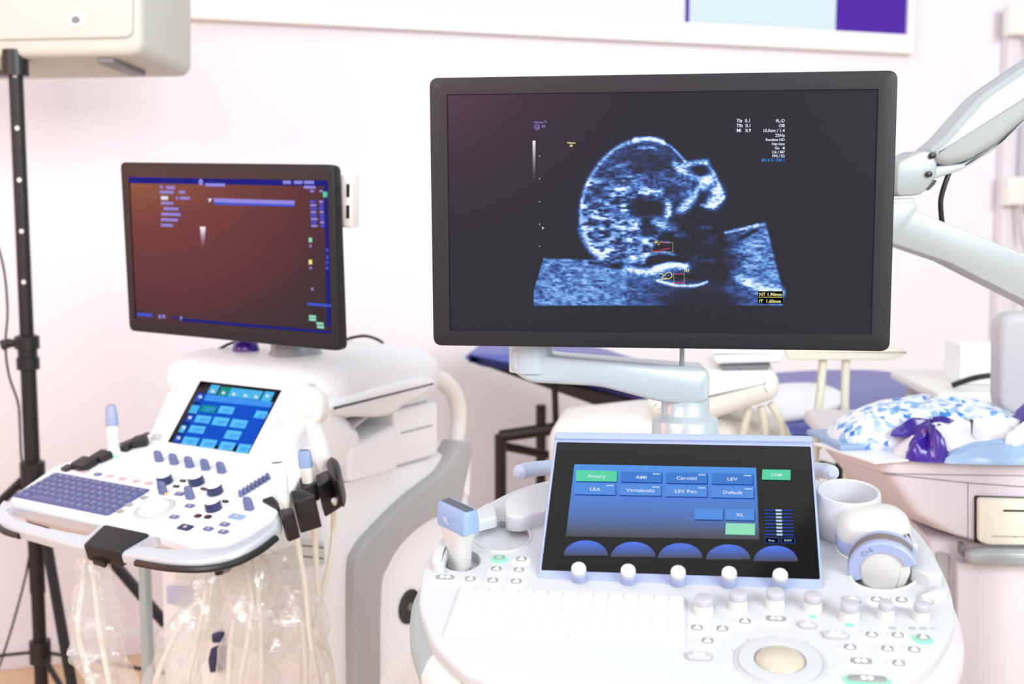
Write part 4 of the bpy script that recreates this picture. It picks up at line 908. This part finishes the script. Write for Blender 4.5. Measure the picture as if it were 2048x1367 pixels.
# side: arched frame, panel, fan opening
MB().prism(SB, SB.hits(crom([(745, 1700), (745, 1400), (745, 1185), (758, 1130), (795, 1078), (850, 1036), (897, 1020), (930, 1060), (940, 1200), (940, 1450), (940, 1700)], 5)), -.03, .006, .002).build('side_panel', 'white_plastic', B)
MB().prism(SB, SB.hits(crom([(692, 1700), (692, 1400), (691, 1150), (702, 1098), (735, 1056), (800, 992), (860, 946), (888, 912)], 4)+crom([(906, 880), (928, 890), (914, 965), (899, 1020), (850, 1034), (795, 1076), (759, 1130), (746, 1185), (745, 1400), (745, 1700)], 4)), -.03, .024, .009).build('side_frame', 'grey_plastic', B)
u, v = SB.hit(818, 1212, .006); FN = SB.at(u, v, .006)
MB().lathe(FN, [(.030, .0), (.034, .002), (.033, .004), (.027, .003)], 32).build('fan_ring', 'black_plastic', B)
MB().plate(FN, ell(0, 0, .029, .029), .0012).build('fan_opening', 'brown_black', B)
for k in range(5):
    a = math.radians(72*k+20); MB().prism(FN, [(.008*math.cos(a), .008*math.sin(a)), (.026*math.cos(a-.25), .026*math.sin(a-.25)), (.026*math.cos(a+.25), .026*math.sin(a+.25))], .0014, .0024).build('fan_blade', 'black_plastic', B)
MB().lathe(FN, [(.008, .0014), (.008, .0035), (0, .004)], 16).build('fan_hub', 'lens_brown', B)
MB().tube(crom([SB.p(*SB.hit(a, b, -.02), -.02) for a, b in ((828, 756), (858, 752), (886, 762), (908, 788), (917, 832), (911, 885), (899, 935), (885, 985))], 5), [.018]*20+[.017]*16, 16).build('side_handle', 'warm_white', B)
# deck
pan = rnd([(18, 999), (28, 988), (108, 932), (128, 925), (300, 866), (345, 845), (660, 885), (612, 940), (560, 1010), (552, 1030), (496, 1066), (450, 1086), (385, 1091), (308, 1067), (205, 1044), (100, 1021)], 9, 4)
pan = DB.hits(pan)
MB().prism(DB, pan, -.02, 0, .005).build('control_panel', 'white_plastic', B, sharp=30)
MB().loft([[DB.p(u, v, z) for u, v in inset(pan, d)] for d, z in ((.004, -.02), (.006, -.03), (.016, -.048), (.04, -.06))]).build('panel_underside', 'lilac_white', B)
MB().loft([lbl(.05, .34, .06, .3, .80, .05), lbl(.05, .34, .08, .36, .84, .05), lbl(.03, .37, .10, .42, .9, .05)]).build('panel_neck', 'white_plastic', B)
hout = crom([(0, 1004), (18, 999), (100, 1019), (205, 1042), (308, 1065), (385, 1089), (450, 1084), (496, 1064), (552, 1028), (560, 1034), (554, 1052), (512, 1085), (468, 1107), (415, 1119), (360, 1121), (295, 1113), (165, 1092), (70, 1067), (8, 1048), (-9, 1026)], 3, True)
hol = [rnd([(11, 1018), (22, 1013), (199, 1051), (175, 1071), (95, 1056), (26, 1036)], 5), rnd([(307, 1073), (408, 1088), (394, 1096), (340, 1098), (274, 1091)], 5)]
MB().holed(DB, DB.hits(hout, -.004), [DB.hits(h, -.004) for h in hol], -.021, -.004, .007, floors=[None, None]).build('front_handle', 'handle_silver', B)
MB().prism(DB, DB.hits(rnd([(209, 1047), (300, 1066), (236, 1103), (164, 1090)], 8, 6), 0), -.027, .0005, .0035).build('handle_grip', 'black_satin', B)
MB().prism(DB.at(0, 0, 0), DB.hits(rnd([(180, 1088), (206, 1096), (200, 1102), (176, 1094)], 2), .0), -.029, -.02).build('grip_catch', 'brown_black', B)
for pts in ([(268, 1109), (330, 1119), (400, 1121), (460, 1110), (510, 1086), (545, 1060)], [(-8, 1034), (8, 1048), (38, 1057)]):
    bp_ = [DB.hit(a, b, -.004) for a, b in pts]; cb = DB.hit(250, 1000, -.004)
    MB().tube(crom([DB.p(u+(u-cb[0])*.012, v+(v-cb[1])*.012, -.0165) for u, v in bp_], 6), .0055, 8).build('bumper', 'black_plastic', B)
# keyboard
kw, kd = .24, .0865
KBB = MB().prism(DB, rrect(kw/2, -kd/2, kw+.006, kd+.006, .006), 0, .0015, .0005).build('keyboard', 'key_blue', B)
ck = {}; leg = MB(); rh = kd/6
for r in range(6):
    n = 14; cwid = kw/n; c = 0
    while c < n:
        wn = 4 if (r == 5 and c == 2) else 1
        key(DB, KBB, (c+wn/2)*cwid, -(r+.5)*rh, cwid*wn-.0022, rh-.0020, .0030, 'key_blue', cache=ck)
        if wn == 1: leg.text(DB, random.choice('ABCDEFGHJKLMNPRSTUVXYZ1234567890'), (c+.5)*cwid-.004, -(r+.5)*rh-.003, .0085, .0046)
        c += wn
leg.build('key_legends', 'light_grey', KBB)
# buttons, paddles, knobs, sliders
bb = {}
def padb(px, py, m, w=.016, d=.0095, h=.0022, ic='button_rose', name='button'):
    u, v = DB.hit(px, py); org = DB.p(u, v, 0); kk = (m, w, d, h)
    if kk not in bb:
        f0 = DB.at(u, v, 0); mb = MB().prism(f0, rrect(0, 0, w, d, .003), .0001, h, .0008, 0, b0=0); mb.plate(f0, ell(0, 0, w*.16, d*.22, 10), h+.0002, 1); bb[kk] = mb.build(name, [m, ic], B, org=org); return bb[kk]
    return dup(bb[kk], B, org)
for x, y in ((169, 944), (220.5, 953), (245, 958), (272, 963), (297, 967)): padb(x, y, 'button_rose')
padb(196, 949, 'slate_blue')
for x, y in ((289, 996), (258, 1010), (240, 1023)): padb(x, y, 'button_grey', .014, .010)
for x, y in ((359, 988), (380, 1012), (349, 1034), (417, 1058), (450, 1049), (447, 1064)): padb(x, y, 'slate_blue', .0175, .0105)
for x, y in ((396, 1032), (416, 1034)): padb(x, y, 'black_plastic', .0125, .0095, ic='px_red')
padb(371, 1055, 'navy', .026, .015); padb(474, 1034, 'pale_blue', .03, .014)
for x, y in ((331, 965), (394, 967), (431, 986), (428, 1018)): knob(DB, x, y, B, .0125, .0155, 'white_satin', 'navy', 'rotary_knob', lowf=.93, base=1.0)
for x, y in ((366, 962), (353, 973), (408, 978), (451, 1003)): padb(x, y, 'black_plastic', .013, .006, .0025)
pp = {}
def paddle(fr, px, py, m, w, d, h, name='paddle', lean=0.):
    u, v = fr.hit(px, py); org = fr.p(u, v, 0); kk = (name, w, h)
    if kk not in pp:
        f0 = fr.at(u, v, 0)
        pp[kk] = MB().loft([[f0.p(a, b+lean*z, z) for a, b in rrect(0, 0, w*s_, d*q_, min(w*s_, d*q_)*.4, 4)] for z, s_, q_ in ((.0002, 1.05, 1.1), (.003, 1, 1), (h*.6, 1.02, .9), (h*.9, .92, .7), (h, .7, .45))]).build(name, m, B, org=org); return pp[kk]
    return dup(pp[kk], B, org)
for x, y in ((319, 921), (349, 927), (380, 933), (412, 938), (444, 944)): paddle(DB, x, y, 'slate_blue', .0165, .010, .019, 'paddle_switch')
for x, y in ((327, 986), (381, 996), (499, 1018)): paddle(DB, x, y, 'slate_blue', .0165, .010, .021, 'toggle_switch')
for k in range(8):
    x, y = 483+(537-483)*k/7, 992+(958-992)*k/7; paddle(DB, x, y, 'slate_blue', .0075, .0065, .011, 'gain_slider')
u, v = DB.hit(333, 988); MB().lathe(DB.at(u, v, 0), [(.0032, .0002), (.003, .0022), (0, .0028)], 12).build('indicator_light', 'glow_orange', B)
u, v = DB.hit(232, 913); MB().prism(DB, rrect(u, v, .012, .007, .003), .0001, .001, b0=0).build('indicator_light', 'glow_green', B)
u, v = DB.hit(309, 1017); f_ = DB.at(u, v, 0)
MB().lathe(f_, [(.0335, .0002), (.034, .0012), (.031, .003), (.0262, .0024)], 36).build('trackball_ring', 'light_grey', B)
MB().lathe(f_, [(.0262, .0005), (.025, .0035), (.021, .0075), (.014, .0105), (.007, .012), (0, .0122)], 32).build('trackball', 'white_satin', B)
for a0 in (40, 130, 220, 310):
    pts = [(.043*math.cos(math.radians(a)), .036*math.sin(math.radians(a))) for a in range(a0-26, a0+27, 6)]; q = [(u_*1.14, v_*1.17) for u_, v_ in pts][::-1]
    MB().prism(f_, pts+q, .0001, .002, .0006, b0=0).build('trackball_key', 'lilac_white', B)
# touch screen console
con = rnd(TSB.hits([(284, 893), (338, 772), (372, 741), (470, 731), (580, 748), (630, 775), (642, 805), (600, 862), (548, 938), (420, 922)]), [.02, .02, .03, .03, .03, .02, .02, .02, .02, .01])
MB().prism(TSB, con, -.14, 0, .010).build('touch_console', 'white_plastic', B, sharp=30)
tq = TSB.hits([(401, 761.5), (563.6, 780), (489.8, 922), (329, 896.5)])
SCR = MB().prism(TSB, tq, -.002, .0012, .0004).build('touch_screen', 'panel_glass', B)
MB().prism(TSB, rnd(TSB.hits([(307, 866), (327, 866), (318, 895), (296, 890)]), .004), 0, .0012, .0005, b0=0).build('speaker_pad', 'light_grey', B)
MB().prism(TSB, rnd(TSB.hits([(545, 838), (570, 842), (558, 892), (522, 886)]), .004), 0, .0008, .0003, b0=0).build('vent_patch', 'lilac_white', B)
C5 = lambda pts: [(300+a/5.689, 700+b/5.689) for a, b in pts]
mb = MB(); mats = ['px_nav', 'px_cyan', 'px_teal', 'px_palecyan', 'px_white', 'px_line', 'px_ink', 'px_sky']
mb.quad(TSB, C5([(610, 495), (1405, 590), (1160, 1090), (330, 1075)]), .0016, 0); mb.quad(TSB, C5([(560, 480), (640, 490), (330, 1070), (245, 1060)]), .0016, 6)
mb.quad(TSB, C5([(640, 500), (1400, 590), (1370, 650), (610, 570)]), .0018, 7)
def sk(x, y, w_, h_, mi, w=.002):
    sl = -.50; mb.quad(TSB, C5([(x, y), (x+w_, y+w_*.115), (x+w_+sl*h_, y+w_*.115+h_), (x+sl*h_, y+h_)]), w, mi)
for x, y, w_, h_, mi in ((700, 390, 100, 100, 1), (815, 415, 110, 100, 2), (930, 425, 360, 100, 1), (1310, 465, 110, 110, 1), (600, 620, 165, 75, 2), (805, 630, 165, 80, 3), (1215, 685, 130, 80, 3), (540, 735, 165, 80, 3), (740, 755, 170, 90, 3), (945, 780, 175, 90, 3),
                         (470, 850, 170, 80, 3), (880, 905, 170, 95, 3), (395, 980, 170, 85, 3), (605, 1005, 165, 95, 3), (815, 1035, 165, 90, 3), (1020, 1062, 140, 100, 3), (480, 620, 90, 90, 1), (545, 490, 60, 90, 5), (440, 730, 60, 80, 5), (360, 850, 60, 80, 1), (300, 960, 70, 80, 5), (280, 1105, 40, 22, 1), (640, 1165, 60, 22, 1), (830, 1195, 60, 22, 1), (1000, 1190, 90, 30, 5)):
    sk(x, y, w_, h_, mi)
for x, y in ((715, 465), (835, 485), (955, 500), (1085, 515), (1205, 530), (1335, 520), (572, 530), (455, 765), (385, 880), (325, 995)): mb.plate(TSB, TSB.hits(ell(*C5([(x, y)])[0], 3.6, 3.2, 10), .0023), .0023, 4)
for x, y in ((630, 650), (835, 665), (1240, 725), (570, 775), (770, 800), (975, 825), (500, 885), (910, 950), (425, 1015), (630, 1045), (840, 1075), (1040, 1105)):
    sk(x, y, 105, 14, 7, .0022); sk(x-14, y+24, 80, 12, 7, .0022)
mb.build('screen_graphics', mats, SCR, smooth=False)
# hood over the back
MB().loft([lbl(-.01, .39, .26, .62, 1.02, .08), lbl(-.03, .405, .245, .63, 1.04, .08), lbl(-.035, .41, .24, .635, 1.07, .08), lbl(-.03, .405, .245, .63, 1.095, .08), lbl(-.015, .39, .26, .615, 1.112, .075), lbl(.02, .36, .295, .59, 1.122, .06), lbl(.06, .32, .33, .55, 1.125, .05)]).build('hood', 'white_satin', B)
MB().loft([lbl(-.0, .235, .38, .62, .905, .05), lbl(-.0, .235, .36, .62, 1.03, .05)]).build('hood_support', 'white_plastic', B)
MB().prism(SB, SB.hits(crom([(642, 806), (690, 790), (760, 768), (838, 752), (856, 765), (835, 790), (800, 806), (762, 830), (700, 832), (650, 828)], 3, True)), -.10, .022, .012).build('side_lid', 'white_satin', B)
c_ = PZ(592, 706, 1.125); NK = F(V(c_[0], c_[1], 1.12), V(1, 0, 0), V(0, 1, 0))
MB().lathe(NK, [(.052, 0), (.05, .006), (.046, .012), (.046, .035), (.044, .038)], 32).build('monitor_swivel', 'silver_paint', B)
MB().tube([NK.p(0, 0, .03), NK.p(.0, .03, .09), NK.p(0, .06, .2)], .022, 14).build('monitor_arm', 'light_grey', B)
mc = [MOB.hit(*q) for q in ((240, 324), (666, 328.7), (680, 702), (258.5, 661))]; W2 = mc[1][0]; H2 = -(mc[3][1]+mc[2][1])/2
mo2 = rnd(mc, .012, 5); inn2 = MOB.hits([(257, 351.5), (655.5, 360), (663, 668), (270, 640)])
MN2 = MB().holed(MOB, mo2, [inn2], -.014, 0, .002, floors=[-.002]).build('monitor', 'bezel_black', B, sharp=30)
MB().prism(MOB, inset(mo2, .0006), -.026, -.0142, .004, b0=.006).build('back_shell', 'black_plastic', MN2)
MB().box(MOB, W2*.3, W2*.75, -H2*.75, -H2*.25, -.06, -.025, .012).build('back_cover', 'light_grey', MN2)
e_ = MOB.p(W2*.5, -H2*.5, -.05); MB().tube([NK.p(0, .06, .2), (NK.p(0, .06, .2)+e_)/2, e_], .024, 12).build('arm_joint', 'light_grey', B)
u_, v_ = MOB.hit(694, 402, -.03)
MB().box(MOB, W2-.01, W2+.018, v_-.045, v_+.045, -.055, -.027, .006).build('port_box', 'warm_white', MN2)
fp = F(MOB.p(W2+.018, v_, -.041), -MOB.z, MOB.y)
fp2 = MOB.at(W2+.012, v_, -.027)
for dv in (.018, -.018): MB().box(fp2, -.003, .003, dv-.011, dv+.011, 0, .001).build('port', 'black_plastic', MN2)
MB().prism(MOB, rnd(inset(inn2, .0003), .001, 2), -.0022, -.0016).build('screen', 'screen_black', MN2)
mb = MB(); mats = ['px_white', 'px_lilac', 'px_blue', 'px_deepblue', 'px_green', 'px_mint', 'px_yellow']; w = -.0012
def bq(x0, y0, x1, y1, mi, dx=0, ww=w):                 # small bar that follows the screen's own slope
    sl = .012+(y0-340)/330*.08; mb.quad(MOB, [(x0, y0), (x1, y0+sl*(x1-x0)), (x1+dx, y1+sl*(x1-x0)), (x0+dx, y1)], ww, mi)
bq(660.5-8, 362, 655, 363, 3); mb.quad(MOB, [(648, 366), (655, 366), (661.5, 654), (653.5, 653)], w, 3)
mb.quad(MOB, [(362, 636), (662, 662), (662.5, 667), (362, 642)], w, 3); mb.quad(MOB, [(258, 353), (655, 361), (655, 372), (259, 366)], w-.0002, 3)
for x0, y0, x1, mi in ((320, 374, 325, 1), (332, 375, 350, 1), (320, 384, 348, 1), (358, 384, 371, 1), (352, 396, 356, 1), (360, 396, 380, 1), (322, 406, 347, 1), (327, 417, 357, 1), (322, 428, 361, 1), (322, 439, 356, 1), (322, 450, 346, 1)): bq(x0, y0-3, x1, y0+2.5, mi)
bq(322, 392, 336, 399, 0)
for y in (412, 423, 434, 445): bq(340, y, 382, y+.7, 3)
ring0 = MOB.hits(ell(401.5, 364, 4.5, 6.5, 14), w); mb.plate(MOB, ring0, w, 1); bq(411, 366, 450, 372.5, 0 if False else 1)
for x0, x1 in ((566, 582), (588, 605), (608, 628)): bq(x0, 361, x1, 367.5, 1)
bq(608, 371, 631, 377, 1); bq(620, 380, 628, 384, 1); bq(639, 380, 645, 384, 1); bq(646, 383, 655, 394, 4)
mb.quad(MOB, [(427, 396), (590, 401), (589, 409), (428, 404)], w, 1); mb.quad(MOB, [(428, 404), (589, 409), (588, 413), (429, 409)], w, 2); mb.quad(MOB, [(416, 397), (424, 397), (419, 405)], w, 0)
for k in range(8):
    y = 403+k*6.9; bq(620+k*.4, y-2.2, 631+k*.4+(k % 3), y+2.2, 1 if k % 2 else 2); bq(638+k*.4, y-2.2, 646+k*.4, y+2.2, 1 if k % 3 == 0 else 2)
for y in (480, 524): bq(617.5, y-5, 624, y+4, 5 if y < 500 else 6); bq(619, y+9, 623, y+14, 1)
bq(622, 575, 627, 580, 1)
for y in (499, 513, 524, 535): bq(652, y-3, 657, y+4, 2)
bq(615, 605, 662, 610, 2)
for x, y in ((618, 632), (618, 638), (633, 646), (634, 653)): bq(x, y-2.4, x+14, y+2.6, 5)
bq(275, 625, 305, 631, 2); bq(317, 629, 322, 636, 1); bq(325, 629, 330, 636, 1); bq(340, 633, 358, 636, 3); bq(360, 632, 364.5, 639, 1)
mb.build('screen_graphics', mats, MN2, smooth=False)
gq = []
for k in range(6):
    c0_, c1_ = [tuple(np.array((245, 245, 255))*(1-t_)+np.array((14, 14, 40))*t_) for t_ in (k/6, (k+1)/6)]
    y0, y1 = 453+k*7.2, 453+(k+1)*7.2; x0, x1 = 400+k*.6, 411-k*.45
    gq.append(([MOB.p(*MOB.hit(*q, w), w) for q in ((x0, y0), (x1, y0+.5), (x1-.45, y1+.5), (x0+.6, y1))], [c0_, c0_, c1_, c1_]))
colmesh('grey_scale_bar', gq, MN2)
# black probe holders on both flanks of the deck
def holder(pts, d, w=0.004): return MB().prism(DB, DB.hits(rnd(pts, 5), w), w-d, w, .0016).build('probe_holder', 'black_plastic', B)
holder([(522, 998), (546, 990), (560, 1010), (556, 1017)], .02)
holder([(557, 1019), (584, 1012), (590, 1022), (564, 1032)], .045)
holder([(580, 981), (606, 977), (632, 990), (586, 1004)], .055)
holder([(598, 955), (622, 945), (634, 965), (600, 978)], .03)
holder([(629, 950), (660, 936), (674, 950), (636, 973)], .055)
for sgn in (0,):
    MB().prism(DB, DB.hits(crom([(652, 925), (662, 912), (676, 920), (681, 940), (676, 958), (664, 950)], 4, True), .02), -.03, .02, .004).build('probe_hook', 'black_plastic', B)
holder([(118, 936), (134, 926), (150, 930), (132, 940)], .03)
holder([(138, 926), (166, 910), (196, 914), (166, 932)], .03, .012)
holder([(176, 912), (204, 896), (226, 902), (200, 914)], .03, .012)
holder([(236, 892), (250, 880), (266, 884), (252, 894)], .03, .010)
holder([(256, 884), (270, 870), (296, 866), (292, 878)], .03, .014)
holder([(120, 934), (296, 862), (304, 868), (128, 938)], .012, -.006)

# printer standing in the side bay
PR = F(lb(.33, .30, .9125), BX, BG_)
t = thing('thermal_printer', 'white thermal printer with an open slanted lid in the side bay of the left machine', 'printer', PR.o)
MB().loft([[PR.p(u, v, z) for u, v in rrect(.0, .07, .17, .14, .01)] for z in (0, .002)]+[[PR.p(u, v, .075 if v > .07 else .055) for u, v in rrect(.0, .07, .17, .14, .01)], [PR.p(u, v, .08 if v > .07 else .06) for u, v in rrect(.0, .07, .155, .125, .01)]]).build('front_block', 'white_plastic', t)
MB().box(PR, -.085, .075, .142, .28, 0, .105, .006, .008).build('rear_block', 'white_plastic', t)
lid = F(PR.p(0, .0, .083), BX, BG_*math.cos(.35)+V(0, 0, 1)*math.sin(.35))
MB().box(lid, -.08, .08, .0, .11, 0, .005, .002).build('lid', 'light_grey', t)
MB().box(F(PR.p(.0755, .21, 0), BG_, V(0, 0, 1)), -.05, .05, .06, .063, 0, .001).build('seam', 'grey_plastic', t)

# probes in the left machine's holders, each with its cable
def probe(name, label, fr, sc, head, lens, body='white_satin', cab=None, kind='linear'):
    t = thing(name, label, 'ultrasound probe', fr.o)
    L = lambda S_: [[fr.p(u*sc, v*sc, z*sc) for u, v in rrect(0, 0, w_, d_, min(w_, d_)*.42, 4)] for w_, d_, z in S_]
    if kind == 'linear':
        MB().loft(L([(.017, .016, 0), (.024, .02, .012), (.027, .021, .035), (.03, .021, .05)])).build('body', body, t)
        MB().loft(L([(.0305, .0215, .0495), (.034, .021, .056), (.034, .018, .075), (.030, .014, .088)])).build('head', head, t)
        MB().loft(L([(.024, .0085, .0875), (.024, .0085, .0892), (.022, .007, .0898)])).build('lens', lens, t)
    else:
        MB().loft(L([(.020, .018, 0), (.027, .022, .015), (.029, .023, .045), (.027, .022, .065), (.03, .024, .08)])).build('body', body, t)
        f2 = F(fr.p(0, 0, .105*sc), fr.x, fr.z)
        MB().prism(f2, ell(0, 0, .034*sc, .034*sc, 30), -.0115*sc, .0115*sc, .005*sc).build('head', head, t)
        MB().prism(f2, ell(0, .0, .018*sc, .018*sc, 24), .0115*sc, .0135*sc, .001).build('cap_ring', body, t)
        L2 = []
        for k in range(13):
            a = math.radians(60+k*12); c, s_ = math.cos(a), math.sin(a); L2.append([f2.p(r_*sc*c, r_*sc*s_, w_*sc) for r_, w_ in ((.030, -.009), (.0365, -.009), (.0365, .009), (.030, .009))])
        MB().loft(L2).build('lens', lens, t)
    if cab: MB().tube(crom(cab, 7), .0046, 10).build('cable', 'cable_cream', t)
    return t
def DBp(px, py, w=0): return DB.p(*DB.hit(px, py, w), w)
def vf(o, yaw, lx=0., ly=0.): x, g = axes(yaw, 0); z = unit(V(0, 0, 1)+x*lx+g*ly); y = np.cross(z, x); return F(o, x-z*(x@z), y)
probe('ultrasound_probe', 'slim probe with pale blue tip standing alone by the left machine keyboard', vf(DBp(228, 905, -.012), 60, -.16, .0), .98, 'periwinkle', 'lens_brown', 'warm_white')
yq = P(600, 1100, 2.02)[1]
probe('ultrasound_probe', 'big white curved probe in the rear black holder of the left machine', vf(DBp(652, 938, -.006), 30, -.32, .0), 1.02, 'warm_white', 'lilac_white', 'warm_white',
      [DBp(668, 1000, -.03), P(667, 1050, 2.03), P(662, 1110, 2.03), P(640, 1200, 2.02), P(612, 1290, 2.03), P(600, 1380, 2.06), P(600, 1500, 2.1)], 'curved')
probe('ultrasound_probe', 'small probe with a pale blue head in the middle black holder of the left machine', vf(DBp(618, 978, -.008), 30, -.1, -.05), .72, 'pale_blue', 'lens_grey', 'warm_white',
      [DBp(626, 1030, -.04), P(630, 1080, 1.99), P(634, 1150, 2.0), P(642, 1250, 2.0), P(662, 1330, 2.02), P(668, 1450, 2.06)])
probe('ultrasound_probe', 'plain white probe with grey tip in the front holder of the left machine', vf(DBp(570, 1016, -.01), 30, -.16, -.05), .82, 'warm_white', 'lens_grey', 'warm_white',
      [DBp(590, 1050, -.04), P(598, 1100, 1.93), P(612, 1180, 1.93), P(622, 1280, 1.95), P(640, 1380, 1.97), P(650, 1500, 2.0)])
# bagged cables hanging under the deck
YQ = 2.02
def bagged(lab, bag, rad, cabs, seed):
    o = sleeve('plastic_sleeve', bag, rad, seed, 'clear plastic sleeve '+lab); o['group'] = 'plastic sleeves under the left machine'
    for i, (c, l2) in enumerate(cabs):
        q = cable('cable', c, .0048, 'cable_cream'); tag(q, l2, 'cable', 'cream cables under the left machine')
bagged('under the black grip of the left machine', [P(192, 1104, 1.98), P(192, 1160, 1.98), P(190, 1240, 1.98), P(205, 1310, 1.98), P(226, 1380, 1.98), P(236, 1460, 1.98)], [.022, .03, .044, .042, .034, .03],
       [([P(180, 1098, 1.99), P(190, 1170, 1.98), P(198, 1250, 1.98), P(212, 1330, 1.98), P(230, 1420, 1.98), P(250, 1520, 1.98)], 'right of two cream cables in the sleeve below the black grip'),
        ([P(172, 1098, 2.0), P(166, 1170, 1.99), P(156, 1250, 1.99), P(166, 1310, 1.99), P(186, 1370, 1.99), P(210, 1470, 1.99)], 'left of two cream cables in the sleeve below the black grip')], 21)
bagged('left of centre in front of the cart body', [P(418, 1128, 2.03), P(405, 1190, 2.02), P(380, 1260, 2.0), P(350, 1330, 2.0), P(335, 1420, 2.0)], [.016, .028, .036, .042, .04],
       [([P(424, 1120, 2.05), P(412, 1180, 2.02), P(396, 1270, 2.0), P(378, 1350, 2.0), P(360, 1470, 2.0)], 'cream cable in front of the cart, right one in its sleeve'),
        ([P(404, 1190, 2.03), P(372, 1230, 2.01), P(340, 1290, 2.0), P(315, 1350, 2.0), P(290, 1440, 2.0)], 'cream cable slanting lowest to the left in front of the cart')], 22)
bagged('over the bundle of cables right of the cart front', [P(468, 1116, 2.02), P(485, 1170, 1.98), P(500, 1240, 1.96), P(500, 1310, 1.96), P(490, 1400, 1.97)], [.02, .034, .044, .052, .05],
       [([P(460, 1122, 2.05), P(490, 1140, 2.0), P(504, 1200, 1.97), P(496, 1280, 1.96), P(480, 1370, 1.96), P(470, 1480, 1.97)], 'thick bend of cream cable leftmost in the big sleeve'),
        ([P(505, 1110, 2.04), P(514, 1160, 1.98), P(522, 1240, 1.96), P(524, 1320, 1.96), P(522, 1440, 1.97)], 'straight cream cable in the middle of the big sleeve'),
        ([P(470, 1240, 2.0), P(460, 1300, 1.98), P(458, 1380, 1.97), P(456, 1460, 1.98)], 'cream cable beside the navy lever on the cart front')], 23)
bagged('bunched at the right below the black holders', [P(530, 1108, 2.02), P(556, 1150, 2.0), P(590, 1195, 1.98), P(596, 1260, 1.97), P(590, 1340, 1.97), P(590, 1420, 1.98)], [.02, .03, .036, .046, .05, .046],
       [([P(522, 1110, 2.05), P(548, 1140, 2.0), P(582, 1190, 1.98), P(604, 1240, 1.98), P(612, 1330, 1.98), P(610, 1440, 1.98)], 'cream cable running down to the right inside the bunched sleeve'),
        ([P(632, 1280, 2.02), P(650, 1310, 2.0), P(664, 1350, 2.0), P(668, 1440, 2.02)], 'short cream cable bending down at the lower right of the cart')], 24)
for px, py in ((444, 1134), (484, 1112)):
    q = P(px, py, 2.03); f_ = F(q, unit(V(.6, .3, .5)), V(-.6, .3, .6)); 
    MB().lathe(F(q, V(1, 0, .3), V(0, 1, 0)), [(.010, .045), (.013, .03), (.015, -.008), (.013, -.009), (.012, .02)], 18).build('cable_hook', 'black_plastic', B)
# small things lying on the hood
o = cable('cable', [P(655, 704, 2.50), P(672, 690, 2.52), P(700, 676, 2.55), P(735, 672, 2.58), P(766, 687, 2.58), P(730, 700, 2.52), P(690, 706, 2.46), P(650, 706, 2.44)], .0032, 'black_plastic'); tag(o, 'loop of black cable lying on the hood right of the left monitor', 'cable')
o = cable('cable', [P(428, 707, 2.40), P(445, 694, 2.41), P(465, 685, 2.42), P(490, 680, 2.44)], .0028, 'black_plastic'); tag(o, 'thin dark cable rising behind the lower edge of the left monitor', 'cable')
hz = PZ(492, 700, 1.125); BW = F(V(hz[0], hz[1], 1.1235), BX, BG_)
o = MB().loft(blob(BW, ell(0, 0, .03, .022, 16), .03, .2, 33)).build('cloth', 'violet_film'); tag(o, 'small violet blue cloth crumpled under the left monitor', 'cloth')
q = SB.p(*SB.hit(918, 880, .012), .012); TG = F(q, unit(BG_*.9+BX*.1), V(0, 0, 1))
o = MB().prism(TG, rnd([(-.0, 0), (.035, -.02), (.03, -.12), (-.012, -.09)], .006), 0, .0008).build('paper_tag', 'white_satin'); tag(o, 'white paper tag hanging behind the side handle of the left machine', 'tag')
